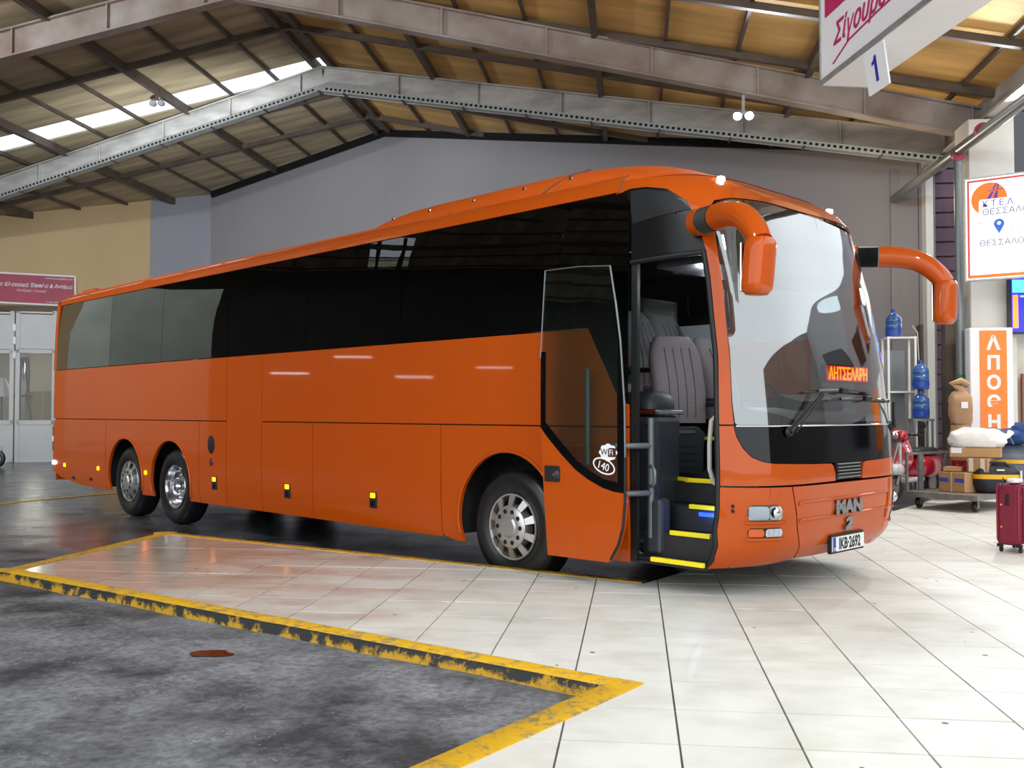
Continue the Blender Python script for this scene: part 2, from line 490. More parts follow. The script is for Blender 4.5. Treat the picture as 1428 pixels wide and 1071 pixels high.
# ------------------------------------------------------------------ mesh helpers
class MB:
    def __init__(s):
        s.v = []
        s.f = []
    def add(s, vs, fs):
        o = len(s.v)
        s.v += [tuple(p) for p in vs]
        s.f += [tuple(i + o for i in f) for f in fs]
        return s
    def box(s, c, d, rz=0, m=None):
        x, y, z = d[0] / 2, d[1] / 2, d[2] / 2
        vs = [Vector((a * x, b * y, e * z)) for e in (-1, 1) for b in (-1, 1) for a in (-1, 1)]
        if rz:
            q = Matrix.Rotation(rz, 3, 'Z')
            vs = [q @ v for v in vs]
        if m:
            vs = [m @ v for v in vs]
        vs = [v + Vector(c) for v in vs]
        return s.add(vs, [(0, 2, 3, 1), (4, 5, 7, 6), (0, 1, 5, 4), (2, 6, 7, 3), (0, 4, 6, 2), (1, 3, 7, 5)])
    def bar(s, a, b, w, h, up=(0, 0, 1)):
        a, b = Vector(a), Vector(b)
        d = (b - a).normalized()
        r = d.cross(Vector(up))
        if r.length < 1e-5:
            r = Vector((1, 0, 0))
        r.normalize()
        u = r.cross(d)
        vs = []
        for p in (a, b):
            for i, j in ((-1, -1), (1, -1), (1, 1), (-1, 1)):
                vs.append(p + r * (i * w / 2) + u * (j * h / 2))
        return s.add(vs, [(0, 1, 2, 3), (7, 6, 5, 4), (0, 4, 5, 1), (1, 5, 6, 2), (2, 6, 7, 3), (3, 7, 4, 0)])
    def tube(s, pts, r, n=8, caps=True):
        pts = [Vector(p) for p in pts]
        rs = r if isinstance(r, (list, tuple)) else [r] * len(pts)
        rings = []
        prev = None
        for i, p in enumerate(pts):
            d = (pts[min(i + 1, len(pts) - 1)] - pts[max(i - 1, 0)]).normalized()
            if prev is None:
                a = Vector((0, 0, 1)) if abs(d.z) < .9 else Vector((1, 0, 0))
                x = d.cross(a).normalized()
            else:
                x = (prev - d * prev.dot(d)).normalized()
            prev = x
            y = d.cross(x)
            rings.append([p + (x * math.cos(t) + y * math.sin(t)) * rs[i] for t in [2 * PI * k / n for k in range(n)]])
        vs = [q for rg in rings for q in rg]
        fs = []
        for i in range(len(rings) - 1):
            for k in range(n):
                k2 = (k + 1) % n
                fs.append((i * n + k, i * n + k2, (i + 1) * n + k2, (i + 1) * n + k))
        if caps:
            fs.append(tuple(range(n - 1, -1, -1)))
            fs.append(tuple((len(rings) - 1) * n + k for k in range(n)))
        return s.add(vs, fs)
    def loft(s, rings, closed=True, caps=True):
        n = len(rings[0])
        vs = [q for rg in rings for q in rg]
        fs = []
        for i in range(len(rings) - 1):
            for k in range(n if closed else n - 1):
                k2 = (k + 1) % n
                fs.append((i * n + k, i * n + k2, (i + 1) * n + k2, (i + 1) * n + k))
        if caps and closed:
            fs.append(tuple(range(n - 1, -1, -1)))
            fs.append(tuple((len(rings) - 1) * n + k for k in range(n)))
        return s.add(vs, fs)
    def lathe(s, prof, n=32, axis='y', c=(0, 0, 0), sgn=-1, caps=False):
        """prof: (radius, distance along the axis); sgn turns the axis"""
        rings = []
        for r, d in prof:
            rg = []
            for k in range(n):
                t = 2 * PI * k / n
                if axis == 'y':
                    p = (c[0] + r * math.cos(t), c[1] + sgn * d, c[2] + r * math.sin(t))
                elif axis == 'z':
                    p = (c[0] + r * math.cos(t), c[1] + r * math.sin(t), c[2] + d)
                else:
                    p = (c[0] + sgn * d, c[1] + r * math.cos(t), c[2] + r * math.sin(t))
                rg.append(p)
            rings.append(rg)
        return s.loft(rings, True, caps)
    def prism(s, poly, fn0, fn1):
        """flat outline poly (2-D) put through fn0 (front) and fn1 (back)"""
        n = len(poly)
        vs = [fn0(*p) for p in poly] + [fn1(*p) for p in poly]
        fs = [tuple(range(n)), tuple(range(2 * n - 1, n - 1, -1))]
        fs += [(i, i + n, (i + 1) % n + n, (i + 1) % n) for i in range(n)]
        return s.add(vs, fs)
    def build(s, name, m, parent=None, smooth=None, bevel=0, recalc=True):
        me = bpy.data.meshes.new(name)
        me.from_pydata(s.v, [], s.f)
        if recalc:
            bm = bmesh.new()
            bm.from_mesh(me)
            bmesh.ops.recalc_face_normals(bm, faces=bm.faces)
            bm.to_mesh(me)
            bm.free()
        me.materials.append(M[m] if isinstance(m, str) else m)
        if smooth is not None:
            me.polygons.foreach_set('use_smooth', [True] * len(me.polygons))
            me.set_sharp_from_angle(angle=math.radians(smooth))
        me.update()
        o = bpy.data.objects.new(name, me)
        COL.objects.link(o)
        if parent is not None:
            o.parent = parent
        if bevel:
            b = o.modifiers.new('bevel', 'BEVEL')
            b.width = bevel
            b.segments = 2
            b.limit_method = 'ANGLE'
        return o

def thing(name, label, cat, loc=(0, 0, 0), rz=0, group=None):
    o = bpy.data.objects.new(name, None)
    COL.objects.link(o)
    o.location = loc
    o.rotation_euler = (0, 0, rz)
    o.empty_display_size = .1
    return tag(o, label, cat, group)

def tag(o, label, cat, group=None):
    o['label'] = label
    o['category'] = cat
    if group:
        o['group'] = group
    return o

def struct(o):
    o['kind'] = 'structure'
    return o

def stuff(o):
    o['kind'] = 'stuff'
    return o

def text(body, size, m, origin, right, up, parent=None, name='lettering', depth=.004, shear=0, align='LEFT', sx=1, bold=0):
    cu = bpy.data.curves.new(name, 'FONT')
    cu.body = body
    cu.size = size
    cu.extrude = depth
    cu.shear = shear
    cu.offset = bold
    cu.align_x = align
    cu.resolution_u = 3
    tmp = bpy.data.objects.new(name, cu)
    me = bpy.data.meshes.new_from_object(tmp)
    bpy.data.objects.remove(tmp)
    bpy.data.curves.remove(cu)
    r, u = Vector(right).normalized(), Vector(up).normalized()
    n = r.cross(u).normalized()
    mt = Matrix((r * sx, u, n)).transposed().to_4x4()
    mt.translation = Vector(origin)
    me.transform(mt)
    me.materials.clear()
    me.materials.append(M[m])
    me.name = name
    o = bpy.data.objects.new(name, me)
    COL.objects.link(o)
    if parent is not None:
        o.parent = parent
    return o

def lump(rx, ry, rz, seed=0, amp=.08, freq=3.0, e=.55, c=(0, 0, 0), nu=28, nv=16, flat=-.75):
    """soft sack shape: a squarish ellipsoid with a flattened foot and folds"""
    mb = MB()
    def sg(v, p):
        return math.copysign(abs(v) ** p, v)
    rings = []
    for j in range(nv + 1):
        ph = -PI / 2 + PI * j / nv
        rg = []
        for i in range(nu):
            th = 2 * PI * i / nu
            x = sg(math.cos(th), e) * sg(max(1e-4, math.cos(ph)), e)
            y = sg(math.sin(th), e) * sg(max(1e-4, math.cos(ph)), e)
            z = max(sg(math.sin(ph), .8), flat)
            k = 1 + amp * mnoise.noise(Vector((x * freq + seed, y * freq, z * freq)))
            zz = z * k if z > flat + .01 else z
            rg.append((c[0] + x * rx * k, c[1] + y * ry * k, c[2] + (zz - flat) * rz))
        rings.append(rg)
    mb.loft(rings)
    return mb

# camera ray helpers: used only to turn a reading of the photograph into a real place on a known plane
_fw = Vector((-math.sin(YAW) * math.cos(PITCH), math.cos(YAW) * math.cos(PITCH), math.sin(PITCH)))
_rt = Vector((math.cos(YAW), math.sin(YAW), 0))
_up = _rt.cross(_fw)
def ray(px, py):
    return _fw + _rt * ((px - 714) / F_PX) - _up * ((py - 535.5) / F_PX)
def on_plane(px, py, p0, n):
    d = ray(px, py)
    o = Vector((0, 0, CAM_H))
    t = (Vector(p0) - o).dot(Vector(n)) / d.dot(Vector(n))
    return o + d * t
def at_y(px, py, Y):
    return on_plane(px, py, (0, Y, 0), (0, 1, 0))
def at_z(px, py, z):
    return on_plane(px, py, (0, 0, z), (0, 0, 1))

# ------------------------------------------------------------------ ground and paved platform
PZ = .16                                        # top of the paving
def front_line(x):                              # kerb of the near bay
    return 5.035 - .515 * (x + .187)
def clampf(v, a, b):
    return max(a, min(b, v))
def ground_z(x, y):
    v = y - front_line(x)
    z = .10 * (1 - clampf(v / 3.0, 0, 1))
    if y > 18:
        z = max(z, .05 * clampf((y - 18) / 5.0, 0, 1))
    return z
mb = MB()
xs = [-60, -40, -30] + [-24 + 1.0 * i for i in range(31)] + [10, 14, 20, 30, 45]
ys = [-25, -15, -8, -4] + [-1 + .8 * i for i in range(35)] + [30, 36, 45, 60]
for y in ys:
    for x in xs:
        mb.v.append((x, y, ground_z(x, y)))
for j in range(len(ys) - 1):
    for i in range(len(xs) - 1):
        a = j * len(xs) + i
        mb.f.append((a, a + 1, a + 1 + len(xs), a + len(xs)))
g = struct(mb.build('ground', 'asphalt', None, 60))

# outline of the paving, inner (tile) edges; the kerb band lies outside it
B_ = Vector((-5.38, 10.78))
C_ = Vector((.10, 8.17))
A_ = Vector((-5.52, 7.95))
D_ = Vector((-.187, 5.035))
E_ = Vector((-2.2, 1.47))
G_ = Vector((6.2, 19.0))
plat = [A_, D_, E_, Vector((-2.2, -6)), Vector((22, -6)), Vector((22, 21)), Vector((6.5, 21)), G_, C_, B_]
mb = MB()
n = len(plat)
mb.v = [(p.x, p.y, PZ - .012) for p in plat] + [(p.x, p.y, -.15) for p in plat]
mb.f = [tuple(range(n))] + [(i, i + n, (i + 1) % n + n, (i + 1) % n) for i in range(n)]
floor = struct(mb.build('floor', 'grout'))

def halfplane(poly, p, nrm):
    out = []
    for i in range(len(poly)):
        a, b = poly[i], poly[(i + 1) % len(poly)]
        da, db = (a - p).dot(nrm), (b - p).dot(nrm)
        if da >= 0:
            out.append(a)
        if da * db < 0:
            out.append(a + (b - a) * (da / (da - db)))
    return out
KW = .17
def nrm_left(a, b):
    d = (b - a).normalized()
    return Vector((-d.y, d.x))
nF = -nrm_left(D_, A_)                          # into the island
nE = nrm_left(E_, D_) * -1                      # to the right of the end kerb
nB = nrm_left(C_, B_)
nC = nrm_left(G_, C_) * 1
if nF.dot(Vector((-3, 8.5)) - A_) < 0: nF = -nF
if nE.dot(Vector((3, 4)) - D_) < 0: nE = -nE
if nB.dot(Vector((-3, 8.5)) - B_) < 0: nB = -nB
if nC.dot(Vector((4, 10)) - C_) < 0: nC = -nC
nA = Vector((1, -.05)).normalized()
def tile_pieces(x0, x1, y0, y1):
    sq = [Vector((x0, y0)), Vector((x1, y0)), Vector((x1, y1)), Vector((x0, y1))]
    res = []
    # everything past the front kerb line and past the end kerb line
    lo = halfplane(sq, D_ + nF * KW, nF)
    hi = halfplane(sq, D_ + nF * KW, -nF)
    hi = halfplane(hi, D_ + nE * KW, nE) if len(hi) > 2 else []
    lo = [lo] if len(lo) > 2 else []
    hi = [hi] if len(hi) > 2 else []
    for q in lo + hi:
        q = halfplane(q, A_ + nA * .15, nA)
        if len(q) < 3:
            continue
        q1 = halfplane(q, B_ + nB * .12, nB)
        if len(q1) > 2:
            res.append(q1)
        q2 = halfplane(q, B_ + nB * .12, -nB)
        if len(q2) > 2:
            q2 = halfplane(q2, C_ + nC * .03, nC)
            if len(q2) > 2:
                res.append(q2)
    return res
TX, TY = .502, .486
near, far = [], []
for iy in range(-20, 35):
    for ix in range(-13, 30):
        x0 = .182 + TX * ix
        y0 = 4.20 + TY * iy
        if y0 < -5.8 or y0 > 20.3 or x0 > 14:
            continue
        ps = tile_pieces(x0 + .005, x0 + TX - .005, y0 + .0055, y0 + TY - .0055)
        if not ps:
            continue
        cx, cy = x0 + TX / 2, y0 + TY / 2
        v = Vector((cx, cy, PZ)) - Vector((0, 0, CAM_H))
        dz = v.dot(_fw)
        sx_, sy_ = 714 + F_PX * v.dot(_rt) / dz, 535.5 - F_PX * v.dot(_up) / dz
        seen = dz > 1 and -60 < sx_ < 1490 and sy_ < 1160
        (near if seen and cy < 10.4 else far).append((ps, cy))
near.sort(key=lambda t: t[1])
far += near[298:]
near = near[:298]
def tile_mesh(mb, ps, dz=0):
    for q in ps:
        k = len(q)
        o = len(mb.v)
        mb.v += [(p.x, p.y, PZ + dz) for p in q] + [(p.x, p.y, PZ - .03) for p in q]
        mb.f.append(tuple(o + i for i in range(k)))
        for i in range(k):
            mb.f.append((o + i, o + k + i, o + k + (i + 1) % k, o + (i + 1) % k))
for ps, cy in near:
    mb = MB()
    tile_mesh(mb, ps, R.uniform(-.0012, .0012))
    mb.build('paving_stone', 'tile', floor)
mb = MB()
for ps, cy in far:
    tile_mesh(mb, ps)
stuff(mb.build('distant_paving', 'tile', floor))

# kerbs: worn yellow paint on the edge of the paving
def kerb(name, a, b, inn, w, face=True, lift=.004):
    mb = MB()
    d = b - a
    N = max(2, int(d.length / .12))
    L = []
    for i in range(N + 1):
        p = a + d * (i / N)
        j = .010 * mnoise.noise(Vector((p.x * 4, p.y * 4, 1))) + .004 * mnoise.noise(Vector((p.x * 14, p.y * 14, 3)))
        q = p - inn * (.0 + abs(j))
        t = p + inn * (w + j * .5)
        z = ground_z(p.x, p.y) - .05
        L.append(((t.x, t.y, PZ + lift - .03), (t.x, t.y, PZ + lift), (q.x + inn.x * .015, q.y + inn.y * .015, PZ + lift), (q.x, q.y, PZ - .012), (q.x - inn.x * .012, q.y - inn.y * .012, z)))
    mb.v = [p for r in L for p in r]
    k = 5
    top, fc = [], []
    for i in range(N):
        for s in range(4):
            f = (i * k + s, i * k + s + 1, (i + 1) * k + s + 1, (i + 1) * k + s)
            mb.f.append(f)
    me = mb.build(name, 'kerb', None, 50)
    me.data.materials.append(M['kerbface'])
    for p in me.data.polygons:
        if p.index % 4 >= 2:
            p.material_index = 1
    return struct(me)
tipD = D_
kerb('trim_1', A_ - (D_ - A_).normalized() * .1, D_, nF, KW)
kerb('trim_2', E_ - (D_ - E_).normalized() * .5, D_ + nE * 0, nE, KW, lift=.005)
kerb('trim_3', B_ - (C_ - B_).normalized() * .05, C_, nB, .12)
kerb('trim_4', A_ + Vector((0, -.05)), B_, nA, .15, lift=.005)
_q = Matrix(((nF.x, nF.y), (nE.x, nE.y))).inverted() @ Vector((KW, KW))
tip = [D_ + nF * KW, D_, D_ + nE * KW, D_ + _q]
mb = MB()
mb.prism([(v.x, v.y) for v in tip], lambda x, y: (x, y, PZ + .0055), lambda x, y: (x, y, PZ - .03))
struct(mb.build('trim_9', 'kerb'))
# yellow lane line on the far asphalt
mb = MB()
for a, b in (((-10.6, 15.0), (-10.22, 16.3)), ((-10.22, 16.3), (-9.85, 17.4)), ((-9.85, 17.4), (-7.5, 23.5))):
    mb.bar((a[0], a[1], ground_z(*a) + .006), (b[0], b[1], ground_z(*b) + .006), .12, .006)
struct(mb.build('trim_5', 'kerb'))

# ------------------------------------------------------------------ roof, rafters, purlins
HK = 1.18
XR, ZR, SL = -7.08, 9.632, .20
def roof_z(x):
    return ZR - SL * abs(x - XR)
FR = {3: (16.65, 0, -.098), 4: (21.65, .20, .165), 5: (27.2, .31, .49)}    # near rafter, far rafter, gable
def frame_y(i, x):
    y0, tl, tr = FR[i]
    return y0 + tl * (XR - x) if x < XR else y0 - tr * (x - XR)
XL, XE = -20.6, 6.14
LRAILS = [XR - 1.23 - 1.19 * j for j in range(11)]
RRAILS = [XR + 1.44 + 1.24 * j for j in range(10)]
HEAVY = [LRAILS[j] for j in (2, 5, 8)] + [RRAILS[j] for j in (1, 4, 7)]
cuts = sorted([XL, XR, XE] + LRAILS + RRAILS)
YC = [11.0, 13.05, 15.15, 17.25, 19.35, 21.45, 23.5, 25.6, 28.0, 31.0, 34.0]
def roof_piece(mb, x0, x1, ya, yb, th=.05, lift=0):
    vs = []
    for dz in (0, th):
        for x, y in ((x0, ya), (x1, ya), (x1, yb), (x0, yb)):
            vs.append((x, y, roof_z(x) + dz + lift))
    mb.add(vs, [(0, 1, 2, 3), (4, 7, 6, 5), (0, 4, 5, 1), (1, 5, 6, 2), (2, 6, 7, 3), (3, 7, 4, 0)])
mb = MB()
SKX0, SKX1, SKY0, SKY1 = -20.5, -17.2, 9.85, 10.98     # a translucent patch in the nearer roof
cuts2 = sorted(cuts + [SKX0, SKX1])
for x0, x1 in zip(cuts2, cuts2[1:]):
    if SKX0 - .01 <= x0 and x1 <= SKX1 + .01:
        roof_piece(mb, x0, x1, 1.0, SKY0)
        roof_piece(mb, x0, x1, SKY1, YC[0])
    else:
        roof_piece(mb, x0, x1, 1.0, YC[0])
ceiling = struct(mb.build('ceiling', 'roofL'))
M['skylight'] = glass_mat('translucent_roof_sheet', (.93, .95, .97), .5, .2, .05)
m0 = MB(); roof_piece(m0, SKX0, SKX1, SKY0, SKY1, .012, .01); m0.build('skylight_panel', 'skylight', ceiling)
for y_ in (10.1, 10.75):
    m0 = MB(); m0.bar((SKX0, y_, roof_z(SKX0) - .06), (SKX1, y_, roof_z(SKX1) - .06), .10, .10); m0.build('skylight_bar', 'darksteel', ceiling)
SA, SB = 21.46, 22.36                            # translucent strip on the left slope, between two sheet joints
for ya, yb in zip(YC, YC[1:]):
    for x0, x1 in zip(cuts, cuts[1:]):
        if ya > frame_y(5, (x0 + x1) / 2) + 1.5 and x0 > -12.5:
            continue
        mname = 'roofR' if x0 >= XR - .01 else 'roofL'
        if ya == 21.45 and x1 <= XR + .01 and x0 > -20.5:
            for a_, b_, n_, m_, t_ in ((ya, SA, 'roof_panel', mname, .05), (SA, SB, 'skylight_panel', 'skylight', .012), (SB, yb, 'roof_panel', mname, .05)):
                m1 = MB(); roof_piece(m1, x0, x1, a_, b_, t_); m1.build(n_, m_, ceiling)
        else:
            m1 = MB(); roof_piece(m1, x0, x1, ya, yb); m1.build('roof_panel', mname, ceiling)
# thin rails and heavy purlins along the hall, a pair at the ridge
for x in [XR] + LRAILS + RRAILS:
    heavy = x in HEAVY or x == XR
    w, h = (.115, .19) if heavy else (.055, .08)
    z = roof_z(x) - h / 2 - .005
    yend = frame_y(5, x) + (2.6 if x < -13 else .1)
    if x > 5.5: yend = 20.6
    if x < -13.05:                               # they end in the shop wall
        yend = min(yend, 29.5 + (x + 13.05) * .494 + .1)
    mb = MB()
    for dx in ((-.19, .19) if x == XR else (0,)):
        mb.bar((x + dx, 2, z), (x + dx, yend, z), w, h)
    struct(mb.build('roof_purlin' if heavy else 'roof_rail', 'darksteel'))
# rafters: I-beams with stiffener plates; lighter sheeting rails half way between them
def rafter(i, m, dep, xa=XL, xb=XE, plates=True, name='roof_rafter'):
    mb = MB()
    def P(x, dz):
        return Vector((x, frame_y(i, x), roof_z(x) - .16 + dz))
    for a, b in ((xa, XR), (XR, xb)):
        mb.bar(P(a, -.015), P(b, -.015), .20, .03)
        mb.bar(P(a, -dep / 2), P(b, -dep / 2), .025, dep)
        mb.bar(P(a, -dep), P(b, -dep), .22, .035)
        if plates:
            L = b - a
            for q in range(1, int(L / 1.85) + 1):
                x = a + q * 1.85
                if x < b:
                    mb.bar(P(x, -.02), P(x, -dep), .15, .03, up=(1, 0, 0))
    return struct(mb.build(name, m))
rafter(3, 'steelwarm', .53)
rafter(4, 'steel', .51)
for y_ in YC[1:5] + YC[6:8]:
    mb = MB()
    for a, b in ((XL, XR), (XR, XE)):
        bb = b
        if b > 0 and y_ > 20.5:
            bb = XR + (27.2 - y_) / .49
        mb.bar((a, y_, roof_z(a) - .12), (bb, y_, roof_z(bb) - .12), .10, .12)
    struct(mb.build('roof_crossbar', 'darksteel'))
# perforated cable tray slung under the far rafter
tray = thing('cable_tray', 'pale perforated metal cable tray slung under the far roof rafter', 'cable tray', (0, 0, 0))
mb = MB(); mh = MB(); mk = MB()
def TP(x, dz=0, dy=-.16):
    return Vector((x, frame_y(4, x) + dy, roof_z(x) - .79 + dz))
for a, b in ((XL + .3, XR), (XR, XE - .2)):
    mb.bar(TP(a), TP(b), .22, .014)
    mb.bar(TP(a, .05, -.27), TP(b, .05, -.27), .008, .12)
    mb.bar(TP(a, .05, -.05), TP(b, .05, -.05), .008, .12)
    q = a + .15
    while q < b - .1:
        mh.bar(TP(q, .05, -.277), TP(q + .06, .05, -.277), .003, .05)
        q += .11
    q = a + .6
    while q < b:
        mk.bar(TP(q, 0, -.05), TP(q, .12, -.05), .03, .02, up=(1, 0, 0))
        mk.bar(TP(q, -.02, -.32), TP(q, -.02, .05), .03, .02)
        q += 1.4
mb.build('tray', 'galv', tray)
stuff(mh.build('perforations', 'dark', tray))
stuff(mk.build('bracket', 'darksteel', tray))

# eave beam and rain pipe on the passenger side
mb = MB()
mb.bar((6.16, 1, 6.78), (6.16, 21, 6.78), .28, .34)
mb.bar((6.03, 1, 6.47), (6.03, 21, 6.47), .45, .05)
struct(mb.build('eave_beam', 'steel'))
pp = thing('rain_pipe', 'long grey rain pipe slanting along the eave beside the white column', 'pipe', (5.286, 16.56, 0))
mb = MB(); mb.tube([(0, -9, 5.67), (0, 4.25, 5.895)], .088, 12); mb.build('pipe', 'steelrail', pp, 40)
mb = MB(); mb.tube([(0, .25, PZ), (0, .25, 5.70)], .064, 10); mb.build('down_pipe', 'steelrail', pp, 40)
for yy, zz in ((.22, 5.72), (-.9, 5.81)):
    mb = MB(); mb.tube([(0, yy - .05, zz + .04), (0, yy + .05, zz + .045)], .108, 12); mb.build('clamp_ring', 'burgundy2', pp, 40)
mb = MB(); mb.tube([(0, .25, 2.06), (0, .25, 2.15)], .071, 10); mb.build('green_band', 'greenband', pp, 40)
mb = MB(); mb.tube([(0, .25, 1.25), (0, .25, 1.96)], .070, 10); mb.build('white_band', 'white', pp, 40)

# ------------------------------------------------------------------ walls
def wall_poly(name, pts, th, nrm, m):
    """pts: world points of the outline, pushed back by th along nrm"""
    mb = MB()
    n_ = Vector(nrm).normalized() * th
    k_ = len(pts)
    mb.v = [tuple(Vector(p)) for p in pts] + [tuple(Vector(p) + n_) for p in pts]
    mb.f = [tuple(range(k_)), tuple(range(2 * k_ - 1, k_ - 1, -1))] + [(i, i + k_, (i + 1) % k_ + k_, (i + 1) % k_) for i in range(k_)]
    return struct(mb.build(name, m))
gy = lambda x: frame_y(5, x)
mb = MB()
for pts in ([(-13.1, -.1), (XR, -.1), (XR, 9.40), (-13.1, 8.25)], [(XR, -.1), (6.08, -.1), (6.08, 6.83), (XR, 9.40)]):
    n = len(pts)
    vs = [(x, gy(x), z) for x, z in pts] + [(x, gy(x) + .25, z) for x, z in pts]
    mb.add(vs, [tuple(range(n)), tuple(range(2 * n - 1, n - 1, -1))] + [(i, i + n, (i + 1) % n + n, (i + 1) % n) for i in range(n)])
struct(mb.build('wall_back', 'wall_grey'))
mb = MB()                                        # dark flashing where the wall meets the sheets
for a, b in ((-13.05, XR), (XR, 6.05)):
    mb.bar((a, gy(a) - .05, roof_z(a) - .14), (b, gy(b) - .05, roof_z(b) - .14), .12, .18)
struct(mb.build('trim_6', 'dark'))
wl = lambda x: 29.5 + (x + 13.05) * .494         # line of the shop wall
NL = Vector((-.494, 1, 0)).normalized()
WA = Vector((-13.05, 29.5, 0))
def on_shop(px, py, d=0):
    return on_plane(px, py, WA - NL * d, NL)
xq = on_shop(211, 300).x
wall_poly('wall_left', [(-13.05, wl(-13.05), 0), (xq - .5, wl(xq - .5), 0), (xq - .5, wl(xq - .5), 8.28), (-13.05, wl(-13.05), 8.57)], .2, NL, 'wall_greyblue')
xa_, xb_ = on_shop(-160, 500).x, on_shop(140, 500).x
zl_ = on_shop(0, 425).z
for nm_, pts_ in (('wall_left_shop', [(xq, 0), (xb_, 0), (xb_, 8.2 - (xq - xb_) * .13), (xq, 8.2)]),
                  ('wall_left_lintel', [(xb_, zl_), (xa_, zl_), (xa_, 7.6), (xb_, 8.2 - (xq - xb_) * .13)]),
                  ('wall_left_end', [(xa_, 0), (-29, 0), (-29, 7.5), (xa_, 7.6)])):
    wall_poly(nm_, [(x, wl(x) - .04, z) for x, z in pts_], .2, NL, 'wall_beige')
# the shop room behind the glazed doors
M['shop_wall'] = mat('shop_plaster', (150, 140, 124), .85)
def room(x, d, z):
    v = Vector((x, wl(x), z)) + NL * d
    return (v.x, v.y, v.z)
mb = MB()
mb.add([room(xa_, .2, 0), room(xb_, .2, 0), room(xb_, 3.2, 0), room(xa_, 3.2, 0), room(xa_, .2, zl_ + .1), room(xb_, .2, zl_ + .1), room(xb_, 3.2, zl_ + .1), room(xa_, 3.2, zl_ + .1)],
       [(0, 1, 2, 3), (2, 6, 7, 3), (0, 3, 7, 4), (1, 5, 6, 2), (4, 7, 6, 5)])
struct(mb.build('wall_shop_room', 'shop_wall'))
# side wall of the hall on the coach entry side, with its high window, and the yard buildings on the passenger side
mb = MB()
mb.box((-28.1, 6.2, 4.6), (.3, 20.4, 9.4))
mb.box((-28.1, 19.2, 8.4), (.3, 5.6, 1.8))
side_wall = struct(mb.build('wall_side', 'wall_far'))
for y_, z_ in ((6.3, 3.4), (9.2, 3.0), (11.4, 3.8), (13.6, 3.1)):  # unseen tubes, added to give the coach side its lamp glints
    tl = MB().box((-27.88, y_, z_), (.10, 1.4, .10)).build('added_tube_fitting', 'white', side_wall)
    MB().box((-27.81, y_, z_), (.05, 1.3, .05)).build('added_tube_light', 'tube', tl)
mb = MB(); mb.box((-42, 20, 6), (.4, 50, 12)); struct(mb.build('wall_street', mat('pale_street_wall', (170, 174, 162), .9, var=.15, vscale=.5)))
mb = MB(); mb.box((24, 4, 4.2), (.4, 28, 8.4)); struct(mb.build('wall_yard_side', 'wall_far'))
mb = MB()
mb.add([(XL, -2, roof_z(XL)), (-28.4, -2, 9.2), (-28.4, 26, 9.2), (XL, 26, roof_z(XL)), (XL, -2, roof_z(XL) + .1), (-28.4, -2, 9.3), (-28.4, 26, 9.3), (XL, 26, roof_z(XL) + .1)],
       [(0, 1, 2, 3), (4, 7, 6, 5), (0, 4, 5, 1), (1, 5, 6, 2), (2, 6, 7, 3), (3, 7, 4, 0)])
struct(mb.build('ceiling_side', 'roofL'))

# ------------------------------------------------------------------ the coach
BX, BY, BTH = -.3483, 9.7069, -.6671
bus = thing('coach', 'large orange three-axle touring coach with its front door open', 'coach', (BX, BY, 0), BTH)
def lerp_tab(t, z):
    if z <= t[0][0]: return t[0][1]
    for (a, b), (c, d) in zip(t, t[1:]):
        if z <= c: return b + (d - b) * (z - a) / (c - a)
    return t[-1][1]
XF = [(.30, 2.16), (.36, 2.34), (.45, 2.48), (.55, 2.555), (.8, 2.60), (1.1, 2.60), (1.45, 2.58), (1.96, 2.53), (2.55, 2.42), (3.05, 2.29), (3.17, 2.25), (3.30, 2.14), (3.42, 1.95), (3.5, 1.73)]
WW = [(.30, 1.225), (.36, 1.245), (.5, 1.265), (.8, 1.275), (1.45, 1.275), (2.2, 1.27), (2.8, 1.25), (3.1, 1.235), (3.33, 1.215), (3.40, 1.19), (3.45, 1.155), (3.49, 1.10)]
RD, RN = .6, 5.0
_T = []
s_ = 0
pxy = None
for i in range(601):
    a = PI / 2 * (1 - (1 - i / 600) ** 3)
    x_, y_ = RD * math.sin(a), -1.275 * max(0, math.cos(a)) ** (2 / RN)
    if pxy: s_ += math.hypot(x_ - pxy[0], y_ - pxy[1])
    pxy = (x_, y_)
    _T.append((s_, a, y_))
LQ = _T[-1][0]
def bis(idx, v):
    lo, hi = 0, len(_T) - 1
    while hi - lo > 1:
        m_ = (lo + hi) // 2
        if _T[m_][idx] <= v: lo = m_
        else: hi = m_
    return lo, hi
def a_of_u(u):
    lo, hi = bis(0, u)
    s0, a0, _ = _T[lo]; s1, a1, _ = _T[hi]
    return a0 + (a1 - a0) * min(1, max(0, (u - s0) / (s1 - s0)))
def u_of_y(y):
    lo, hi = bis(2, -abs(y))
    s0, _, y0 = _T[lo]; s1, _, y1 = _T[hi]
    u = s0 + (s1 - s0) * (-abs(y) - y0) / (y1 - y0) if y1 != y0 else s0
    return u if y <= 0 else 2 * LQ - u
def sstep(a, b, x):
    t = min(1, max(0, (x - a) / (b - a)))
    return t * t * (3 - 2 * t)
def S(u, z, off=0.0):
    side = 1
    if u > LQ:
        u = 2 * LQ - u
        side = -1
    w = lerp_tab(WW, z)
    sh = lerp_tab(XF, z) - 2.60
    if u <= 0:
        x = 2.0 + u + sh * sstep(-.9, 0, u)
        y = -(w - off)
    else:
        a = a_of_u(u)
        c = max(0, math.cos(a))
        x = 2.0 + sh + (RD - off) * math.sin(a)
        y = -(w - off) * c ** (2 / RN)
    return (x, side * y, z)
def SX(x, z, off=0.0):                             # straight side wall, by x
    return (x, -(lerp_tab(WW, z) - off), z)
def SXL(x, z, off=0.0):
    return (x, (lerp_tab(WW, z) - off), z)

